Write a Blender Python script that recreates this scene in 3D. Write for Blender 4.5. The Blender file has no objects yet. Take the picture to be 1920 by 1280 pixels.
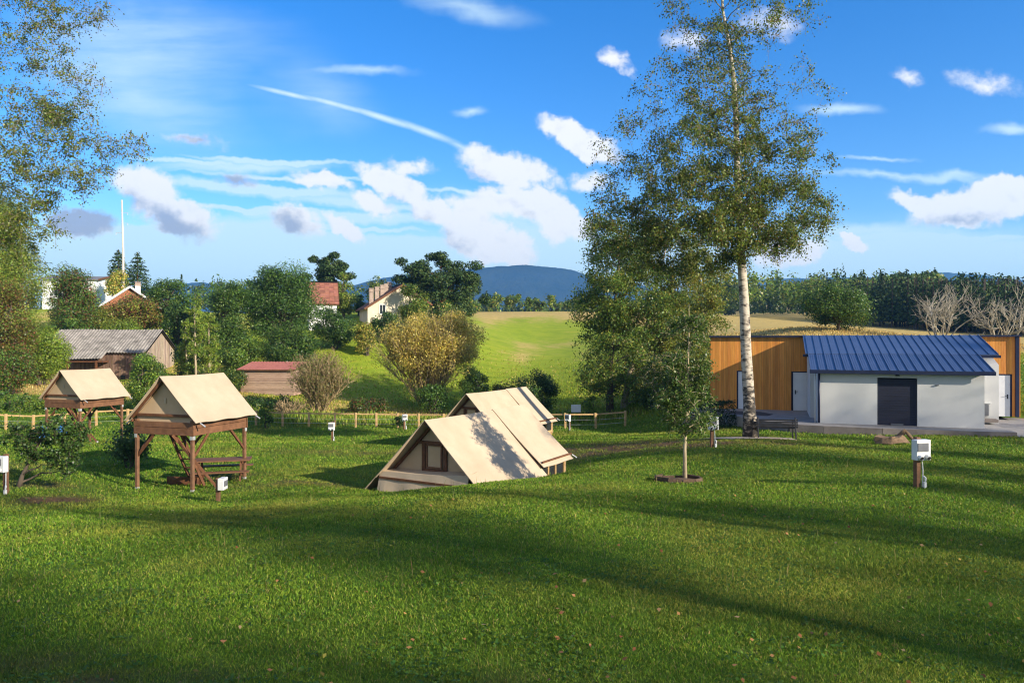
import bpy, math, random
import numpy as np
from mathutils import Vector, Matrix

F, CX, HY = 1387.0, 960.0, 640.0          # focal length and principal point of the 1920 px wide photograph
SUN_AZ = math.radians(127.0); SUN_EL = math.radians(20.5)
R = random.Random(7)
NR = np.random.default_rng(11)
scene = bpy.context.scene
COL = scene.collection

def at(px, py, D):
    """world point seen at that place in the photograph when it stands D metres ahead (camera at the origin, looking along +Y)"""
    return Vector((D*(px-CX)/F, D, -D*(py-HY)/F))

# ------------------------------------------------------------------ terrain
CTRL = [ (960,1280,5.8),(60,1280,5.8),(1880,1280,5.8),(960,1100,8.0),(100,1080,9.2),(1880,1080,8.6),(500,985,12.2),
 (100,980,14.0),(1500,980,11.8),(1900,960,13.0),
 (1720,915,15.0),(1282,899,18.0),(1405,820,30.0),(1333,835,24.5),(1690,818,31.0),(1880,826,29.0),(1560,822,31.0),(1480,770,40.0),(1880,772,38.0),
 (960,906,17.3),(800,917,17.0),(800,928,20.0),(898,908,19.1),(1024,900,22.3),(690,920,21.1),(560,906,20.8),(1100,880,20.5),
 (257,916,21.7),(361,922,21.0),(458,896,23.3),(10,926,19.0),(410,940,18.9),(150,833,32.7),(60,826,33.5),(300,850,28.0),
 (622,829,38.0),(700,801,49.0),(530,799,49.0),(60,808,45.0),(250,806,45.0),(1060,803,46.0),(1172,799,46.5),(1165,777,52.0),(1260,800,42.0),
 (760,775,58.0),(600,772,56.0),(1000,775,57.0),(880,850,30.0),(700,850,32.0),(1040,830,33.0),
 (1000,690,82.0),(1000,640,108.0),(1000,588,142.0),(1000,592,200.0),(900,588,142.0),(1100,589,142.0),(650,690,76.0),(780,690,78.0),
 (225,712,70.0),(345,713,68.0),(110,714,72.0),(510,735,64.0),(30,720,58.0),(240,768,50.0),(30,775,49.0),
 (180,575,100.0),(235,580,94.0),(695,608,90.0),(610,615,95.0),(420,640,85.0),(30,600,90.0),(300,590,120.0),(820,600,100.0),
 (1480,622,62.0),(1915,668,52.0),(1700,632,75.0),(1850,626,120.0),(1650,622,110.0),(1300,625,95.0),(1300,590,150.0),
 (1000,605,320.0),(1450,585,330.0),(1450,560,560.0),(1650,560,330.0),(1650,545,520.0),(1900,575,260.0),(1900,545,420.0),
 (300,590,300.0),(700,590,300.0),(300,595,600.0),(1000,610,600.0),(700,600,600.0) ]

def _feat(x, y):
    th = np.arctan2(x, y); r = np.hypot(x, y)
    return np.clip(th, -0.72, 0.72)*1.6, np.log(np.clip(r, 5.2, 650.0))
_cx = np.array([(p-CX)/F*d for p, q, d in CTRL]); _cy = np.array([d for p, q, d in CTRL], float)
_cz = np.array([-(q-HY)/F*d for p, q, d in CTRL])
_ca, _cb = _feat(_cx, _cy)
def _phi(r2): return np.where(r2 > 0, 0.5*r2*np.log(np.maximum(r2, 1e-18)), 0.0)
_n = len(CTRL)
_K = _phi((_ca[:,None]-_ca)**2+(_cb[:,None]-_cb)**2) + np.eye(_n)*0.0015
_P = np.stack([np.ones(_n), _ca, _cb], 1)
_A = np.zeros((_n+3, _n+3)); _A[:_n,:_n] = _K; _A[:_n,_n:] = _P; _A[_n:,:_n] = _P.T
# solve for height / distance so far points do not dominate near ones
_w = np.linalg.solve(_A, np.concatenate([_cz/np.exp(_cb), np.zeros(3)]))
def gh(x, y):
    """ground height, vectorised"""
    x = np.asarray(x, float); y = np.asarray(y, float); shp = x.shape
    x = x.ravel(); y = y.ravel(); out = np.empty(len(x))
    for i in range(0, len(x), 40000):
        xx, yy = x[i:i+40000], y[i:i+40000]
        a, b = _feat(xx, yy)
        z = _phi((a[:,None]-_ca)**2+(b[:,None]-_cb)**2) @ _w[:_n] + _w[_n] + a*_w[_n+1] + b*_w[_n+2]
        r = np.hypot(xx, yy); z = z*np.clip(r, 5.2, 650)
        th = np.abs(np.arctan2(xx, yy))
        k = np.clip((th-0.75)/1.0, 0, 1)
        z = z*(1-k) + k*(-3.2)                       # level ground beside and behind the camera
        f = np.clip((r-600)/500, 0, 1); f = f*f*(3-2*f)
        z = z*(1-f) + f*(-35.0)
        out[i:i+40000] = z
    return out.reshape(shp)
def gz(x, y): return float(gh(np.array([x]), np.array([y]))[0])
def ground(px, D):
    x = D*(px-CX)/F
    return Vector((x, D, gz(x, D)))

def wob(x, y, s, seed=0):
    """cheap smooth noise, about -1..1"""
    rr = np.random.default_rng(seed); o = 0
    for k in range(6):
        a = rr.uniform(0, 6.28); f = (1.0+0.55*k)/s; p = rr.uniform(0, 6.28)
        o = o + np.sin((x*math.cos(a)+y*math.sin(a))*f + p + 1.3*np.sin((x*math.sin(a)-y*math.cos(a))*f*0.7+p*2))/(1+0.35*k)
    return o/2.6

# ------------------------------------------------------------------ materials
MATS = {}
def nodes_of(name):
    m = bpy.data.materials.new(name); m.use_nodes = True
    nt = m.node_tree; return m, nt, nt.nodes, nt.links, nt.nodes['Principled BSDF']
def N(nt, t, **kw):
    n = nt.nodes.new(t)
    for k, v in kw.items(): setattr(n, k, v)
    return n
def mat(name, c1, c2=None, rough=0.8, scale=4.0, stretch=(1,1,1), bump=0.0, bscale=None, metal=0.0, attr=False, detail=6, spec=0.3, c3=None, bdist=0.02):
    if name in MATS: return MATS[name]
    m, nt, nd, lk, b = nodes_of(name)
    b.inputs['Roughness'].default_value = rough; b.inputs['Metallic'].default_value = metal
    b.inputs['Specular IOR Level'].default_value = spec
    tc = N(nt, 'ShaderNodeTexCoord'); mp = N(nt, 'ShaderNodeMapping'); mp.inputs['Scale'].default_value = stretch
    lk.new(tc.outputs['Object'], mp.inputs['Vector'])
    nz = N(nt, 'ShaderNodeTexNoise'); nz.inputs['Scale'].default_value = scale; nz.inputs['Detail'].default_value = detail
    nz.inputs['Roughness'].default_value = 0.65
    lk.new(mp.outputs[0], nz.inputs['Vector'])
    rp = N(nt, 'ShaderNodeValToRGB'); cr = rp.color_ramp
    cr.elements[0].position = 0.3; cr.elements[1].position = 0.7
    cr.elements[0].color = (*c1, 1); cr.elements[1].color = (*(c2 or c1), 1)
    if c3:
        e = cr.elements.new(0.5); e.color = (*c3, 1)
    lk.new(nz.outputs[0], rp.inputs[0])
    out = rp.outputs[0]
    if attr:
        at_ = N(nt, 'ShaderNodeAttribute', attribute_name='col')
        mx = N(nt, 'ShaderNodeMix', data_type='RGBA', blend_type='MULTIPLY'); mx.inputs[0].default_value = 1
        lk.new(out, mx.inputs[6]); lk.new(at_.outputs['Color'], mx.inputs[7]); out = mx.outputs[2]
    lk.new(out, b.inputs['Base Color'])
    if bump:
        n2 = N(nt, 'ShaderNodeTexNoise'); n2.inputs['Scale'].default_value = bscale or scale*4; n2.inputs['Detail'].default_value = 5
        lk.new(mp.outputs[0], n2.inputs['Vector'])
        bp = N(nt, 'ShaderNodeBump'); bp.inputs['Strength'].default_value = bump; bp.inputs['Distance'].default_value = bdist
        lk.new(n2.outputs[0], bp.inputs['Height']); lk.new(bp.outputs[0], b.inputs['Normal'])
    MATS[name] = m; return m

def leaf_mat(name, trans=0.35, rough=0.55, spec=0.25):
    m, nt, nd, lk, b = nodes_of(name)
    a = N(nt, 'ShaderNodeAttribute', attribute_name='col')
    b.inputs['Roughness'].default_value = rough; b.inputs['Specular IOR Level'].default_value = spec
    lk.new(a.outputs['Color'], b.inputs['Base Color'])
    t = N(nt, 'ShaderNodeBsdfTranslucent'); hs = N(nt, 'ShaderNodeHueSaturation'); hs.inputs['Hue'].default_value = 0.485
    hs.inputs['Value'].default_value = 1.3
    lk.new(a.outputs['Color'], hs.inputs['Color']); lk.new(hs.outputs[0], t.inputs['Color'])
    mx = N(nt, 'ShaderNodeMixShader'); mx.inputs[0].default_value = trans
    lk.new(b.outputs[0], mx.inputs[1]); lk.new(t.outputs[0], mx.inputs[2])
    lk.new(mx.outputs[0], nd['Material Output'].inputs['Surface'])
    MATS[name] = m; return m
LEAF = leaf_mat('leaf', 0.42, 0.42, 0.4); BLADE = leaf_mat('blade', 0.3, 0.6, 0.2); NEEDLE = leaf_mat('needle', 0.1, 0.6, 0.2)

BARK = mat('bark', (0.045,0.035,0.026), (0.13,0.10,0.075), 0.95, 3, (3,3,0.6), 0.8, 8)
BARESTEM = mat('bare_stem', (0.27,0.24,0.18), (0.48,0.43,0.34), 0.9, 3)
PALEBARK = mat('pale_bark', (0.27,0.21,0.13), (0.50,0.41,0.28), 0.9, 3, (3,3,0.8), 0.4, 8)
TWIG = mat('twig', (0.20,0.145,0.075), (0.40,0.30,0.16), 0.9, 2)
LIMB = mat('limb_bark', (0.10,0.075,0.055), (0.32,0.26,0.19), 0.9, 1.2)
PINEBARK = mat('pine_bark', (0.16,0.07,0.03), (0.30,0.14,0.07), 0.95, 3, (3,3,0.6), 0.6, 8)
def birch_bark():
    m, nt, nd, lk, b = nodes_of('birch_bark'); b.inputs['Roughness'].default_value = 0.8
    tc = N(nt, 'ShaderNodeTexCoord')
    def nz(sc, st, det=5):
        mp = N(nt, 'ShaderNodeMapping'); mp.inputs['Scale'].default_value = st; lk.new(tc.outputs['Object'], mp.inputs[0])
        n = N(nt, 'ShaderNodeTexNoise'); n.inputs['Scale'].default_value = sc; n.inputs['Detail'].default_value = det
        lk.new(mp.outputs[0], n.inputs['Vector']); return n
    n1 = nz(2.2, (1.6,1.6,3.2)); n2 = nz(9, (0.8,0.8,5)); n3 = nz(1.1, (1,1,0.5))
    ad = N(nt, 'ShaderNodeMath', operation='ADD'); lk.new(n1.outputs[0], ad.inputs[0])
    m2 = N(nt, 'ShaderNodeMath', operation='MULTIPLY'); m2.inputs[1].default_value = 0.55; lk.new(n2.outputs[0], m2.inputs[0]); lk.new(m2.outputs[0], ad.inputs[1])
    # old rough bark near the foot
    sp = N(nt, 'ShaderNodeSeparateXYZ'); lk.new(tc.outputs['Object'], sp.inputs[0])
    mr = N(nt, 'ShaderNodeMapRange'); mr.inputs['From Min'].default_value = 0.0; mr.inputs['From Max'].default_value = 3.5
    mr.inputs['To Min'].default_value = -0.18; mr.inputs['To Max'].default_value = 0.06; lk.new(sp.outputs['Z'], mr.inputs['Value'])
    ad2 = N(nt, 'ShaderNodeMath', operation='ADD'); lk.new(ad.outputs[0], ad2.inputs[0]); lk.new(mr.outputs[0], ad2.inputs[1])
    rp = N(nt, 'ShaderNodeValToRGB'); cr = rp.color_ramp
    cr.elements[0].position = 0.65; cr.elements[0].color = (0.03,0.026,0.022,1)
    cr.elements[1].position = 0.85; cr.elements[1].color = (0.46,0.40,0.32,1)
    e = cr.elements.new(0.73); e.color = (0.20,0.165,0.125,1)
    lk.new(ad2.outputs[0], rp.inputs[0]); lk.new(rp.outputs[0], b.inputs['Base Color'])
    bp = N(nt, 'ShaderNodeBump'); bp.inputs['Strength'].default_value = 0.6; bp.inputs['Distance'].default_value = 0.03
    lk.new(ad2.outputs[0], bp.inputs['Height']); lk.new(bp.outputs[0], b.inputs['Normal'])
    MATS['birch_bark'] = m; return m
BIRCH = birch_bark()

# ------------------------------------------------------------------ mesh building
class MB:
    def __init__(self): self.v = []; self.f = []; self.c = []; self.col = None
    def add(self, vs, fs):
        k = len(self.v); self.v += [tuple(p) for p in vs]; self.f += [tuple(i+k for i in f) for f in fs]
        self.c += [self.col or (1,1,1)]*len(vs); return self
    def box(self, c, s, rot=None):
        c = Vector(c); pts = []
        for dx in (-.5,.5):
            for dy in (-.5,.5):
                for dz in (-.5,.5):
                    p = Vector((dx*s[0], dy*s[1], dz*s[2]))
                    if rot is not None: p = rot @ p
                    pts.append(c+p)
        return self.add(pts, [(0,1,3,2),(4,6,7,5),(0,4,5,1),(2,3,7,6),(0,2,6,4),(1,5,7,3)])
    def bar(self, p0, p1, w, h, up=(0,0,1)):
        p0 = Vector(p0); p1 = Vector(p1); d = (p1-p0); L = d.length; d.normalize()
        up = Vector(up)
        if abs(d.dot(up)) > 0.98: up = Vector((0,1,0))
        x = d.cross(up).normalized(); z = x.cross(d).normalized()
        M = Matrix((x, d, z)).transposed()
        return self.box((p0+p1)/2, (w, L, h), M)
    def tube(self, pts, rads, n=7, cap=True):
        pts = [Vector(p) for p in pts]
        if not hasattr(rads, '__len__'): rads = [rads]*len(pts)
        vs = []; fs = []; ref = None
        for i, p in enumerate(pts):
            d = (pts[min(i+1, len(pts)-1)]-pts[max(i-1, 0)])
            if d.length < 1e-9: d = Vector((0,0,1))
            d.normalize()
            if ref is None: ref = Vector((1,0,0)) if abs(d.x) < 0.9 else Vector((0,1,0))
            a = (ref-d*ref.dot(d)).normalized(); b = d.cross(a); ref = a
            for k in range(n):
                t = 2*math.pi*k/n; vs.append(p+(a*math.cos(t)+b*math.sin(t))*rads[i])
        for i in range(len(pts)-1):
            for k in range(n):
                fs.append((i*n+k, i*n+(k+1)%n, (i+1)*n+(k+1)%n, (i+1)*n+k))
        if cap:
            fs.append(tuple(range(n-1, -1, -1))); fs.append(tuple((len(pts)-1)*n+k for k in range(n)))
        return self.add(vs, fs)
    def extrude(self, poly, vec):
        n = len(poly); vec = Vector(vec); a = [Vector(p) for p in poly]; b = [p+vec for p in a]
        fs = [tuple(range(n-1,-1,-1)), tuple(range(n, 2*n))] + [(i, (i+1)%n, n+(i+1)%n, n+i) for i in range(n)]
        return self.add(a+b, fs)
    def sheet(self, fn, nu, nv, th):
        """thin solid sheet over fn(u,v) -> point, thickened along -normal by th"""
        g = [[Vector(fn(i/nu, j/nv)) for j in range(nv+1)] for i in range(nu+1)]
        top = []; bot = []
        for i in range(nu+1):
            for j in range(nv+1):
                du = g[min(i+1,nu)][j]-g[max(i-1,0)][j]; dv = g[i][min(j+1,nv)]-g[i][max(j-1,0)]
                nrm = du.cross(dv).normalized(); top.append(g[i][j]); bot.append(g[i][j]-nrm*th)
        W = nv+1; K = len(top); fs = []
        for i in range(nu):
            for j in range(nv):
                a, b, c, d = i*W+j, (i+1)*W+j, (i+1)*W+j+1, i*W+j+1
                fs.append((a,b,c,d)); fs.append((K+d,K+c,K+b,K+a))
        for i in range(nu):
            a, b = i*W, (i+1)*W; fs.append((a, K+a, K+b, b)); a += nv; b += nv; fs.append((a, b, K+b, K+a))
        for j in range(nv):
            a, b = j, j+1; fs.append((a, b, K+b, K+a)); a += nu*W; b += nu*W; fs.append((a, K+a, K+b, b))
        return self.add(top+bot, fs)
    def build(self, name, m, parent=None, smooth=False, bevel=0.0):
        me = bpy.data.meshes.new(name); me.from_pydata(self.v, [], self.f); me.update()
        if any(c != (1,1,1) for c in self.c):
            a = me.attributes.new('col', 'FLOAT_COLOR', 'POINT')
            a.data.foreach_set('color', np.array([(*c, 1) for c in self.c], np.float32).ravel())
        if smooth: me.polygons.foreach_set('use_smooth', [True]*len(me.polygons))
        me.materials.append(m)
        o = bpy.data.objects.new(name, me); COL.objects.link(o)
        if parent is not None: o.parent = parent
        if bevel:
            b = o.modifiers.new('bevel', 'BEVEL'); b.width = bevel; b.segments = 2; b.limit_method = 'ANGLE'
        return o

def np_mesh(name, V, Fc, k, m, parent=None, col=None):
    """fast mesh from arrays: V (n,3), Fc (f,k) indices, col (n,3)"""
    me = bpy.data.meshes.new(name); V = np.asarray(V, np.float32); Fc = np.asarray(Fc, np.int32)
    me.vertices.add(len(V)); me.vertices.foreach_set('co', V.ravel())
    me.loops.add(Fc.size); me.loops.foreach_set('vertex_index', Fc.ravel())
    me.polygons.add(len(Fc)); me.polygons.foreach_set('loop_start', np.arange(0, Fc.size, k, dtype=np.int32))
    me.update(calc_edges=True)
    if col is not None:
        a = me.attributes.new('col', 'FLOAT_COLOR', 'POINT')
        c4 = np.ones((len(V), 4), np.float32); c4[:, :3] = col; a.data.foreach_set('color', c4.ravel())
    me.materials.append(m)
    o = bpy.data.objects.new(name, me); COL.objects.link(o)
    if parent is not None: o.parent = parent
    return o

def tag(o, label=None, cat=None, group=None, kind=None):
    if label: o['label'] = label
    if cat: o['category'] = cat
    if group: o['group'] = group
    if kind: o['kind'] = kind
    return o
def thing(name, label, cat, loc=(0,0,0), rz=0.0, group=None):
    o = bpy.data.objects.new(name, None); COL.objects.link(o); o.empty_display_size = 0.2
    o.location = loc; o.rotation_euler = (0, 0, rz); return tag(o, label, cat, group)
def copy_tree(o, parent=None):
    c = o.copy(); COL.objects.link(c)
    if parent is not None:
        c.parent = parent; c.matrix_parent_inverse = Matrix()
    for ch in list(o.children): copy_tree(ch, c)
    return c

# ------------------------------------------------------------------ foliage
def unit(n, rng):
    v = rng.normal(size=(n,3)); return v/np.linalg.norm(v, axis=1, keepdims=True)
def palette(n, pal, rng, jit=0.22):
    w = np.array([p[3] for p in pal], float); w /= w.sum()
    c = np.array([p[:3] for p in pal])[rng.choice(len(pal), n, p=w)]
    return np.clip(c*(1+rng.normal(size=(n,1))*jit)*(1+rng.normal(size=(n,3))*0.06), 0.002, 0.9)
def leaves(name, Pn, size, m, parent, col, rng, nrm=None, aspect=0.6, along=None, jit=0.3):
    n = len(Pn); nn = unit(n, rng)
    if nrm is not None:
        nn = nn*0.9+nrm; nn /= np.linalg.norm(nn, axis=1, keepdims=True)
    t = unit(n, rng) if along is None else along+0.25*unit(n, rng)
    a = t-nn*(t*nn).sum(1, keepdims=True); a /= np.maximum(np.linalg.norm(a, axis=1, keepdims=True), 1e-6)
    b = np.cross(nn, a); s = (size*(1+rng.uniform(-jit, jit, n)))[:,None]
    fold = nn*s*rng.uniform(-0.15, 0.2, n)[:,None]
    V = np.stack([Pn-a*s*0.5, Pn+b*s*0.5*aspect-a*s*0.06+fold, Pn+a*s*0.5, Pn-b*s*0.5*aspect-a*s*0.06+fold], 1).reshape(-1,3)
    Fc = np.arange(4*n).reshape(n,4)
    return np_mesh(name, V, Fc, 4, m, parent, np.repeat(col, 4, 0))

def curve_pts(p0, p1, k, sag, rng, wig=0.08):
    p0 = Vector(p0); p1 = Vector(p1); L = (p1-p0).length; out = []
    for i in range(k+1):
        t = i/k; p = p0.lerp(p1, t)
        p.z += sag*L*math.sin(math.pi*t)
        if 0 < i < k: p += Vector((rng.uniform(-1,1), rng.uniform(-1,1), rng.uniform(-1,1)))*wig*L
        out.append(p)
    return out

GREEN = [(0.090,0.175,0.026,5),(0.145,0.23,0.032,3),(0.050,0.11,0.020,3.5),(0.24,0.25,0.035,0.6)]
DARK = [(0.042,0.092,0.019,5),(0.068,0.130,0.024,3),(0.11,0.17,0.028,1.8)]
OLIVE = [(0.18,0.22,0.030,5),(0.27,0.26,0.040,2.5),(0.11,0.165,0.026,3)]
LIME = [(0.19,0.28,0.032,5),(0.27,0.31,0.04,2),(0.12,0.19,0.026,2)]
GOLD = [(0.60,0.48,0.095,5),(0.64,0.53,0.16,3),(0.36,0.32,0.06,2.5),(0.2,0.21,0.035,1)]
RUST = [(0.17,0.075,0.03,4),(0.22,0.10,0.035,2),(0.10,0.05,0.025,3),(0.12,0.11,0.03,1)]
BIRCHP = [(0.115,0.170,0.026,5),(0.19,0.225,0.032,3),(0.055,0.09,0.016,3.5),(0.24,0.17,0.02,0.8),(0.16,0.09,0.02,0.3)]
PINEP = [(0.030,0.062,0.017,5),(0.052,0.09,0.022,3),(0.09,0.12,0.028,1)]

def crown_lumps(c, rad, nl, n, rng, lump=0.38, squash=0.8, fill=0.12, low=False):
    c = np.array(c); rad = np.array(rad)
    d = unit(nl, rng); d[:,2] = np.where(d[:,2] < (-0.95 if low else -0.55), -d[:,2], d[:,2])
    lc = c + d*rad*rng.uniform(0.45, 0.80, (nl,1)); lr = lump*rad.mean()*rng.uniform(0.65, 1.3, nl)
    w = lr**2/np.sum(lr**2); li = rng.choice(nl, n, p=w)
    u = unit(n, rng); rr = rng.uniform(0, 1, (n,1))**0.42*(1+0.12*rng.normal(size=(n,1)))
    Pn = lc[li] + u*rr*lr[li][:,None]*np.array([1,1,squash])
    k = int(n*fill); Pn[:k] = c + unit(k, rng)*rad*rng.uniform(0,1,(k,1))**0.5*0.85 - np.array([0,0,0.12*rad[2]])
    out = (Pn-lc[li]); out /= np.maximum(np.linalg.norm(out, axis=1, keepdims=True), 1e-6)
    out2 = (Pn-c)/rad; out2 /= np.maximum(np.linalg.norm(out2, axis=1, keepdims=True), 1e-6)
    tone = 1+0.16*rng.normal(size=nl)
    return Pn, out*0.45+out2*0.45+np.array([0,0,0.25]), lc, lr, tone[li]

def broadleaf(name, label, cat, x0, x1, y0, yb, D, pal, seed, group=None, dens=1.0, leaf=None, lump=0.36, nl=None, bark=BARK, crown_bottom=None, trunk_name='trunk', depth=0.9, stems=1, squash=0.8, px=None):
    """a leafy tree or shrub filling photograph columns x0..x1 from row y0 down; the foot stands on the terrain at distance D"""
    rng = np.random.default_rng(seed); rr = random.Random(seed)
    if cat in ('shrub','hedge'): stems = max(stems, 4)
    xm = (x0+x1)/2; b = ground(px or xm, D)
    top = at(xm, y0, D).z; rx = (x1-x0)/2*D/F
    bot = at(xm, crown_bottom, D).z if crown_bottom else b.z+0.05
    rz = max((top-bot)/2, 0.3); c = np.array([at(xm, y0, D).x, D, (top+bot)/2])
    rad = np.array([rx, rx*depth, rz])*0.98
    s = leaf or max(0.055, D/740*1.75)
    area = math.pi*rx*rz
    n = int(min(36000, max(700, 5.2*dens*area/(s*s*0.34))))
    nl = nl or max(9, min(40, int(10+area/2.2)))
    Pn, nrm, lc, lr, tone = crown_lumps(c, rad, nl, n, rng, lump, squash, 0.25 if stems > 1 else 0.12, crown_bottom is None)
    gzs = gh(Pn[:,0], Pn[:,1]); Pn[:,2] = np.maximum(Pn[:,2], gzs+0.05+rng.uniform(0,0.2,n))
    t = thing(name, label, cat, b, 0, group); o = np.array(b)
    leaves('crown', Pn-o, s, LEAF, t, palette(n, pal, rng)*tone[:,None], rng, nrm)
    mb = MB(); H = max(0.4, (c[2]-b.z)); r0 = max(0.03, min(0.35, 0.035*(top-b.z)))
    for k in range(stems):
        ax = Vector((rr.uniform(-.3,.3)*rx*(stems > 1), rr.uniform(-.3,.3)*rx*(stems > 1), 0))
        path = curve_pts((ax*0.3)+Vector((0,0,-0.2)), Vector((c[0]-b.x, c[1]-b.y, H*1.1))+ax*1.6, 6, 0, rr, 0.02)
        mb.tube(path, [r0*(1.25-0.16*i)/(stems**0.5) for i in range(7)], 8)
        for i in range(0, nl, stems):
            e = Vector(lc[(i+k) % nl]-o); st = path[3+rr.randrange(4)]
            if st.z > e.z: st = path[2]
            mb.tube(curve_pts(st, e, 4, 0.06, rr, 0.05), [r0*0.42, r0*0.33, r0*0.25, r0*0.17, r0*0.08], 5)
    mb.build(trunk_name, bark, t, True)
    return t

def conifer(name, label, cat, px, y0, yb, wpx, D, pal, seed, group=None, base_gap=0.08):
    rng = np.random.default_rng(seed); b = ground(px, D); top = at(px, y0, D); H = top.z-b.z; Rr = wpx/2*D/F
    low = at(px, yb, D).z-b.z
    n = int(min(9000, 2500+H*Rr*90)); nw = int(10+H)
    t = 1-rng.uniform(0,1,n)**0.6*1.0; t = np.clip(t, 0, 0.995); tq = np.floor(t*nw)/nw+rng.normal(size=n)*0.012
    ang = rng.integers(0, 11, n)*6.283/11 + (np.floor(t*nw)*0.7) + rng.normal(size=n)*0.16
    rad = Rr*(1-t)**0.72*rng.uniform(0,1,n)**0.55*(1+0.22*np.sin(ang*3+np.floor(t*nw)))
    z = low+(H-low)*tq - rad*0.22
    Pn = np.stack([rad*np.cos(ang), rad*np.sin(ang), z], 1)
    out = np.stack([np.cos(ang), np.sin(ang), -0.25+0*ang], 1)
    tt = thing(name, label, cat, b, 0, group)
    leaves('crown', Pn, max(0.2, D/740*2.4), NEEDLE, tt, palette(n, pal, rng), rng, np.tile([0,0,0.8],(n,1)), 0.4, out)
    MB().tube([(0,0,-.2),(0,0,H*0.5),(0,0,H*0.98)], [0.03*H*0.5, 0.018*H*0.5, 0.01], 7).build('trunk', PINEBARK, tt, True)
    return tt

def blob_tree(name, label, cat, base, trunk, blobs, D, pal, seed, leaf=0.07, bark=BIRCH, clu=0.75, group=None, r0=0.3, hang=0.5, twig=True, branch_mat=None, depth=3.2, lim=1.0):
    """tree whose crown fills given photograph regions: blobs = (px, py, rx, ry, clusters, leaves per cluster[, D offset])"""
    rng = np.random.default_rng(seed); rr = random.Random(seed); b = Vector(base)
    t = thing(name, label, cat, b, 0, group)
    tr = [Vector(p)-b for p in trunk]; m = len(tr); rads = [r0*(1-0.93*(i/(m-1))**0.85) for i in range(m)]
    rads[0] *= 1.25
    mb = MB(); mb.tube(tr, rads, 12); lb = MB()
    nodes = []
    for i in range(1, m):
        for k in range(6):
            q = tr[i-1].lerp(tr[i], k/6); nodes.append((q.x, q.y, q.z, rads[i-1]+(rads[i]-rads[i-1])*k/6))
    cl = []
    for bl in blobs:
        px, py, rx, ry, nc, nv = bl[:6]; dd = bl[6] if len(bl) > 6 else 0
        for k in range(nc):
            u = rng.normal(size=3); u /= np.linalg.norm(u); u *= rng.uniform(0.15,1)**0.45
            p = at(px+u[0]*rx, py-u[2]*ry, D+dd); p.y += u[1]*min(depth, rx*D/F*1.2); cl.append((p-b, nv))
    zmin = tr[max(1, m//4)].z
    cl.sort(key=lambda c: math.hypot(c[0].x-tr[m//2].x, c[0].y-tr[m//2].y)+0.15*abs(c[0].z-tr[m//2].z))
    arr = np.zeros((len(nodes)+len(cl)*4+8, 4)); arr[:len(nodes)] = nodes; nn = len(nodes)
    LP = []; LN = []
    for p, nv in cl:
        A = arr[:nn]; d = np.sqrt((A[:,0]-p.x)**2+(A[:,1]-p.y)**2+(A[:,2]-p.z)**2)
        cost = d + np.where(A[:,2] > p.z-0.25*np.hypot(A[:,0]-p.x, A[:,1]-p.y), 1.2*np.maximum(0, A[:,2]-p.z+0.3), 0) - 1.2*np.minimum(A[:,3], 0.12)*5
        k = int(np.argmin(cost)); q = Vector(A[k,:3]); r1 = min(A[k,3]*0.62, 0.012+0.022*d[k]); r1 = max(r1, 0.008)*lim
        L = d[k]
        pts = curve_pts(q, p, 4, 0.07, rr, 0.045)
        rs = [r1*(1-0.8*i/4) for i in range(5)]
        lb.tube(pts, rs, 5 if r1 > 0.03 else 4, False)
        for i in (2,3,4):
            arr[nn] = (*pts[i], rs[i]); nn += 1
        # twigs and their leaves
        nt_ = 5
        for j in range(nt_):
            dr = Vector((rr.gauss(0,1), rr.gauss(0,1), rr.gauss(0.15-hang*0.4,0.6))).normalized()
            e = p+dr*clu*rr.uniform(0.5,1.25); mid = p.lerp(e, 0.5)+Vector((0,0,0.1*clu)); e.z -= hang*clu*rr.uniform(0.1,0.7)
            if twig: lb.tube([p, mid, e], [max(0.006, rs[4]), 0.006, 0.003], 3, False)
            w = max(1, int(nv/nt_)); tt = rng.uniform(0.1,1.05,w)[:,None]
            P0, P1, P2 = np.array(p), np.array(mid), np.array(e)
            Q = P0*(1-tt)**2+2*P1*tt*(1-tt)+P2*tt**2 + rng.normal(size=(w,3))*clu*0.17
            LP.append(Q)
    LP = np.concatenate(LP); n = len(LP)
    tone = 1+0.15*wob(LP[:,0]*1.0+LP[:,2], LP[:,1]+LP[:,2]*0.7, 1.1, seed)
    mb.build('trunk', bark, t, True)
    lb.build('limb', branch_mat or bark, t, True)
    along = np.tile([0,0,-0.9],(n,1))+rng.normal(size=(n,3))*0.7
    leaves('crown', LP, leaf, LEAF, t, palette(n, pal, rng)*tone[:,None], rng, None, 0.75, along)
    return t

def branching(mb, p, d, L, r, depth, rr, tips, spread=0.55, kids=(2,3), up=0.12, shrink=0.74, n=5):
    segs = 3; pts = [Vector(p)]; dirv = Vector(d).normalized()
    for i in range(segs):
        dirv = (dirv+Vector((rr.gauss(0,1), rr.gauss(0,1), rr.gauss(0,1)))*0.13+Vector((0,0,up))).normalized()
        pts.append(pts[-1]+dirv*L/segs)
    mb.tube(pts, [r, r*0.88, r*0.76, r*0.64], n if r > 0.02 else 3, False)
    if depth == 0:
        tips.append((pts[-1], dirv)); return
    for k in range(rr.randint(*kids)+ (1 if depth > 2 else 0)):
        a = Vector((rr.gauss(0,1), rr.gauss(0,1), rr.gauss(0,0.7))).normalized()
        nd = (dirv+a*spread*rr.uniform(0.7,1.5)).normalized()
        st = pts[-1] if k == 0 else pts[rr.choice((1,2,3))]
        branching(mb, st, nd, L*shrink*rr.uniform(0.8,1.15), r*0.62, depth-1, rr, tips, spread, kids, up, shrink, n)
    if depth <= 2: tips.append((pts[-1], dirv))
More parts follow.
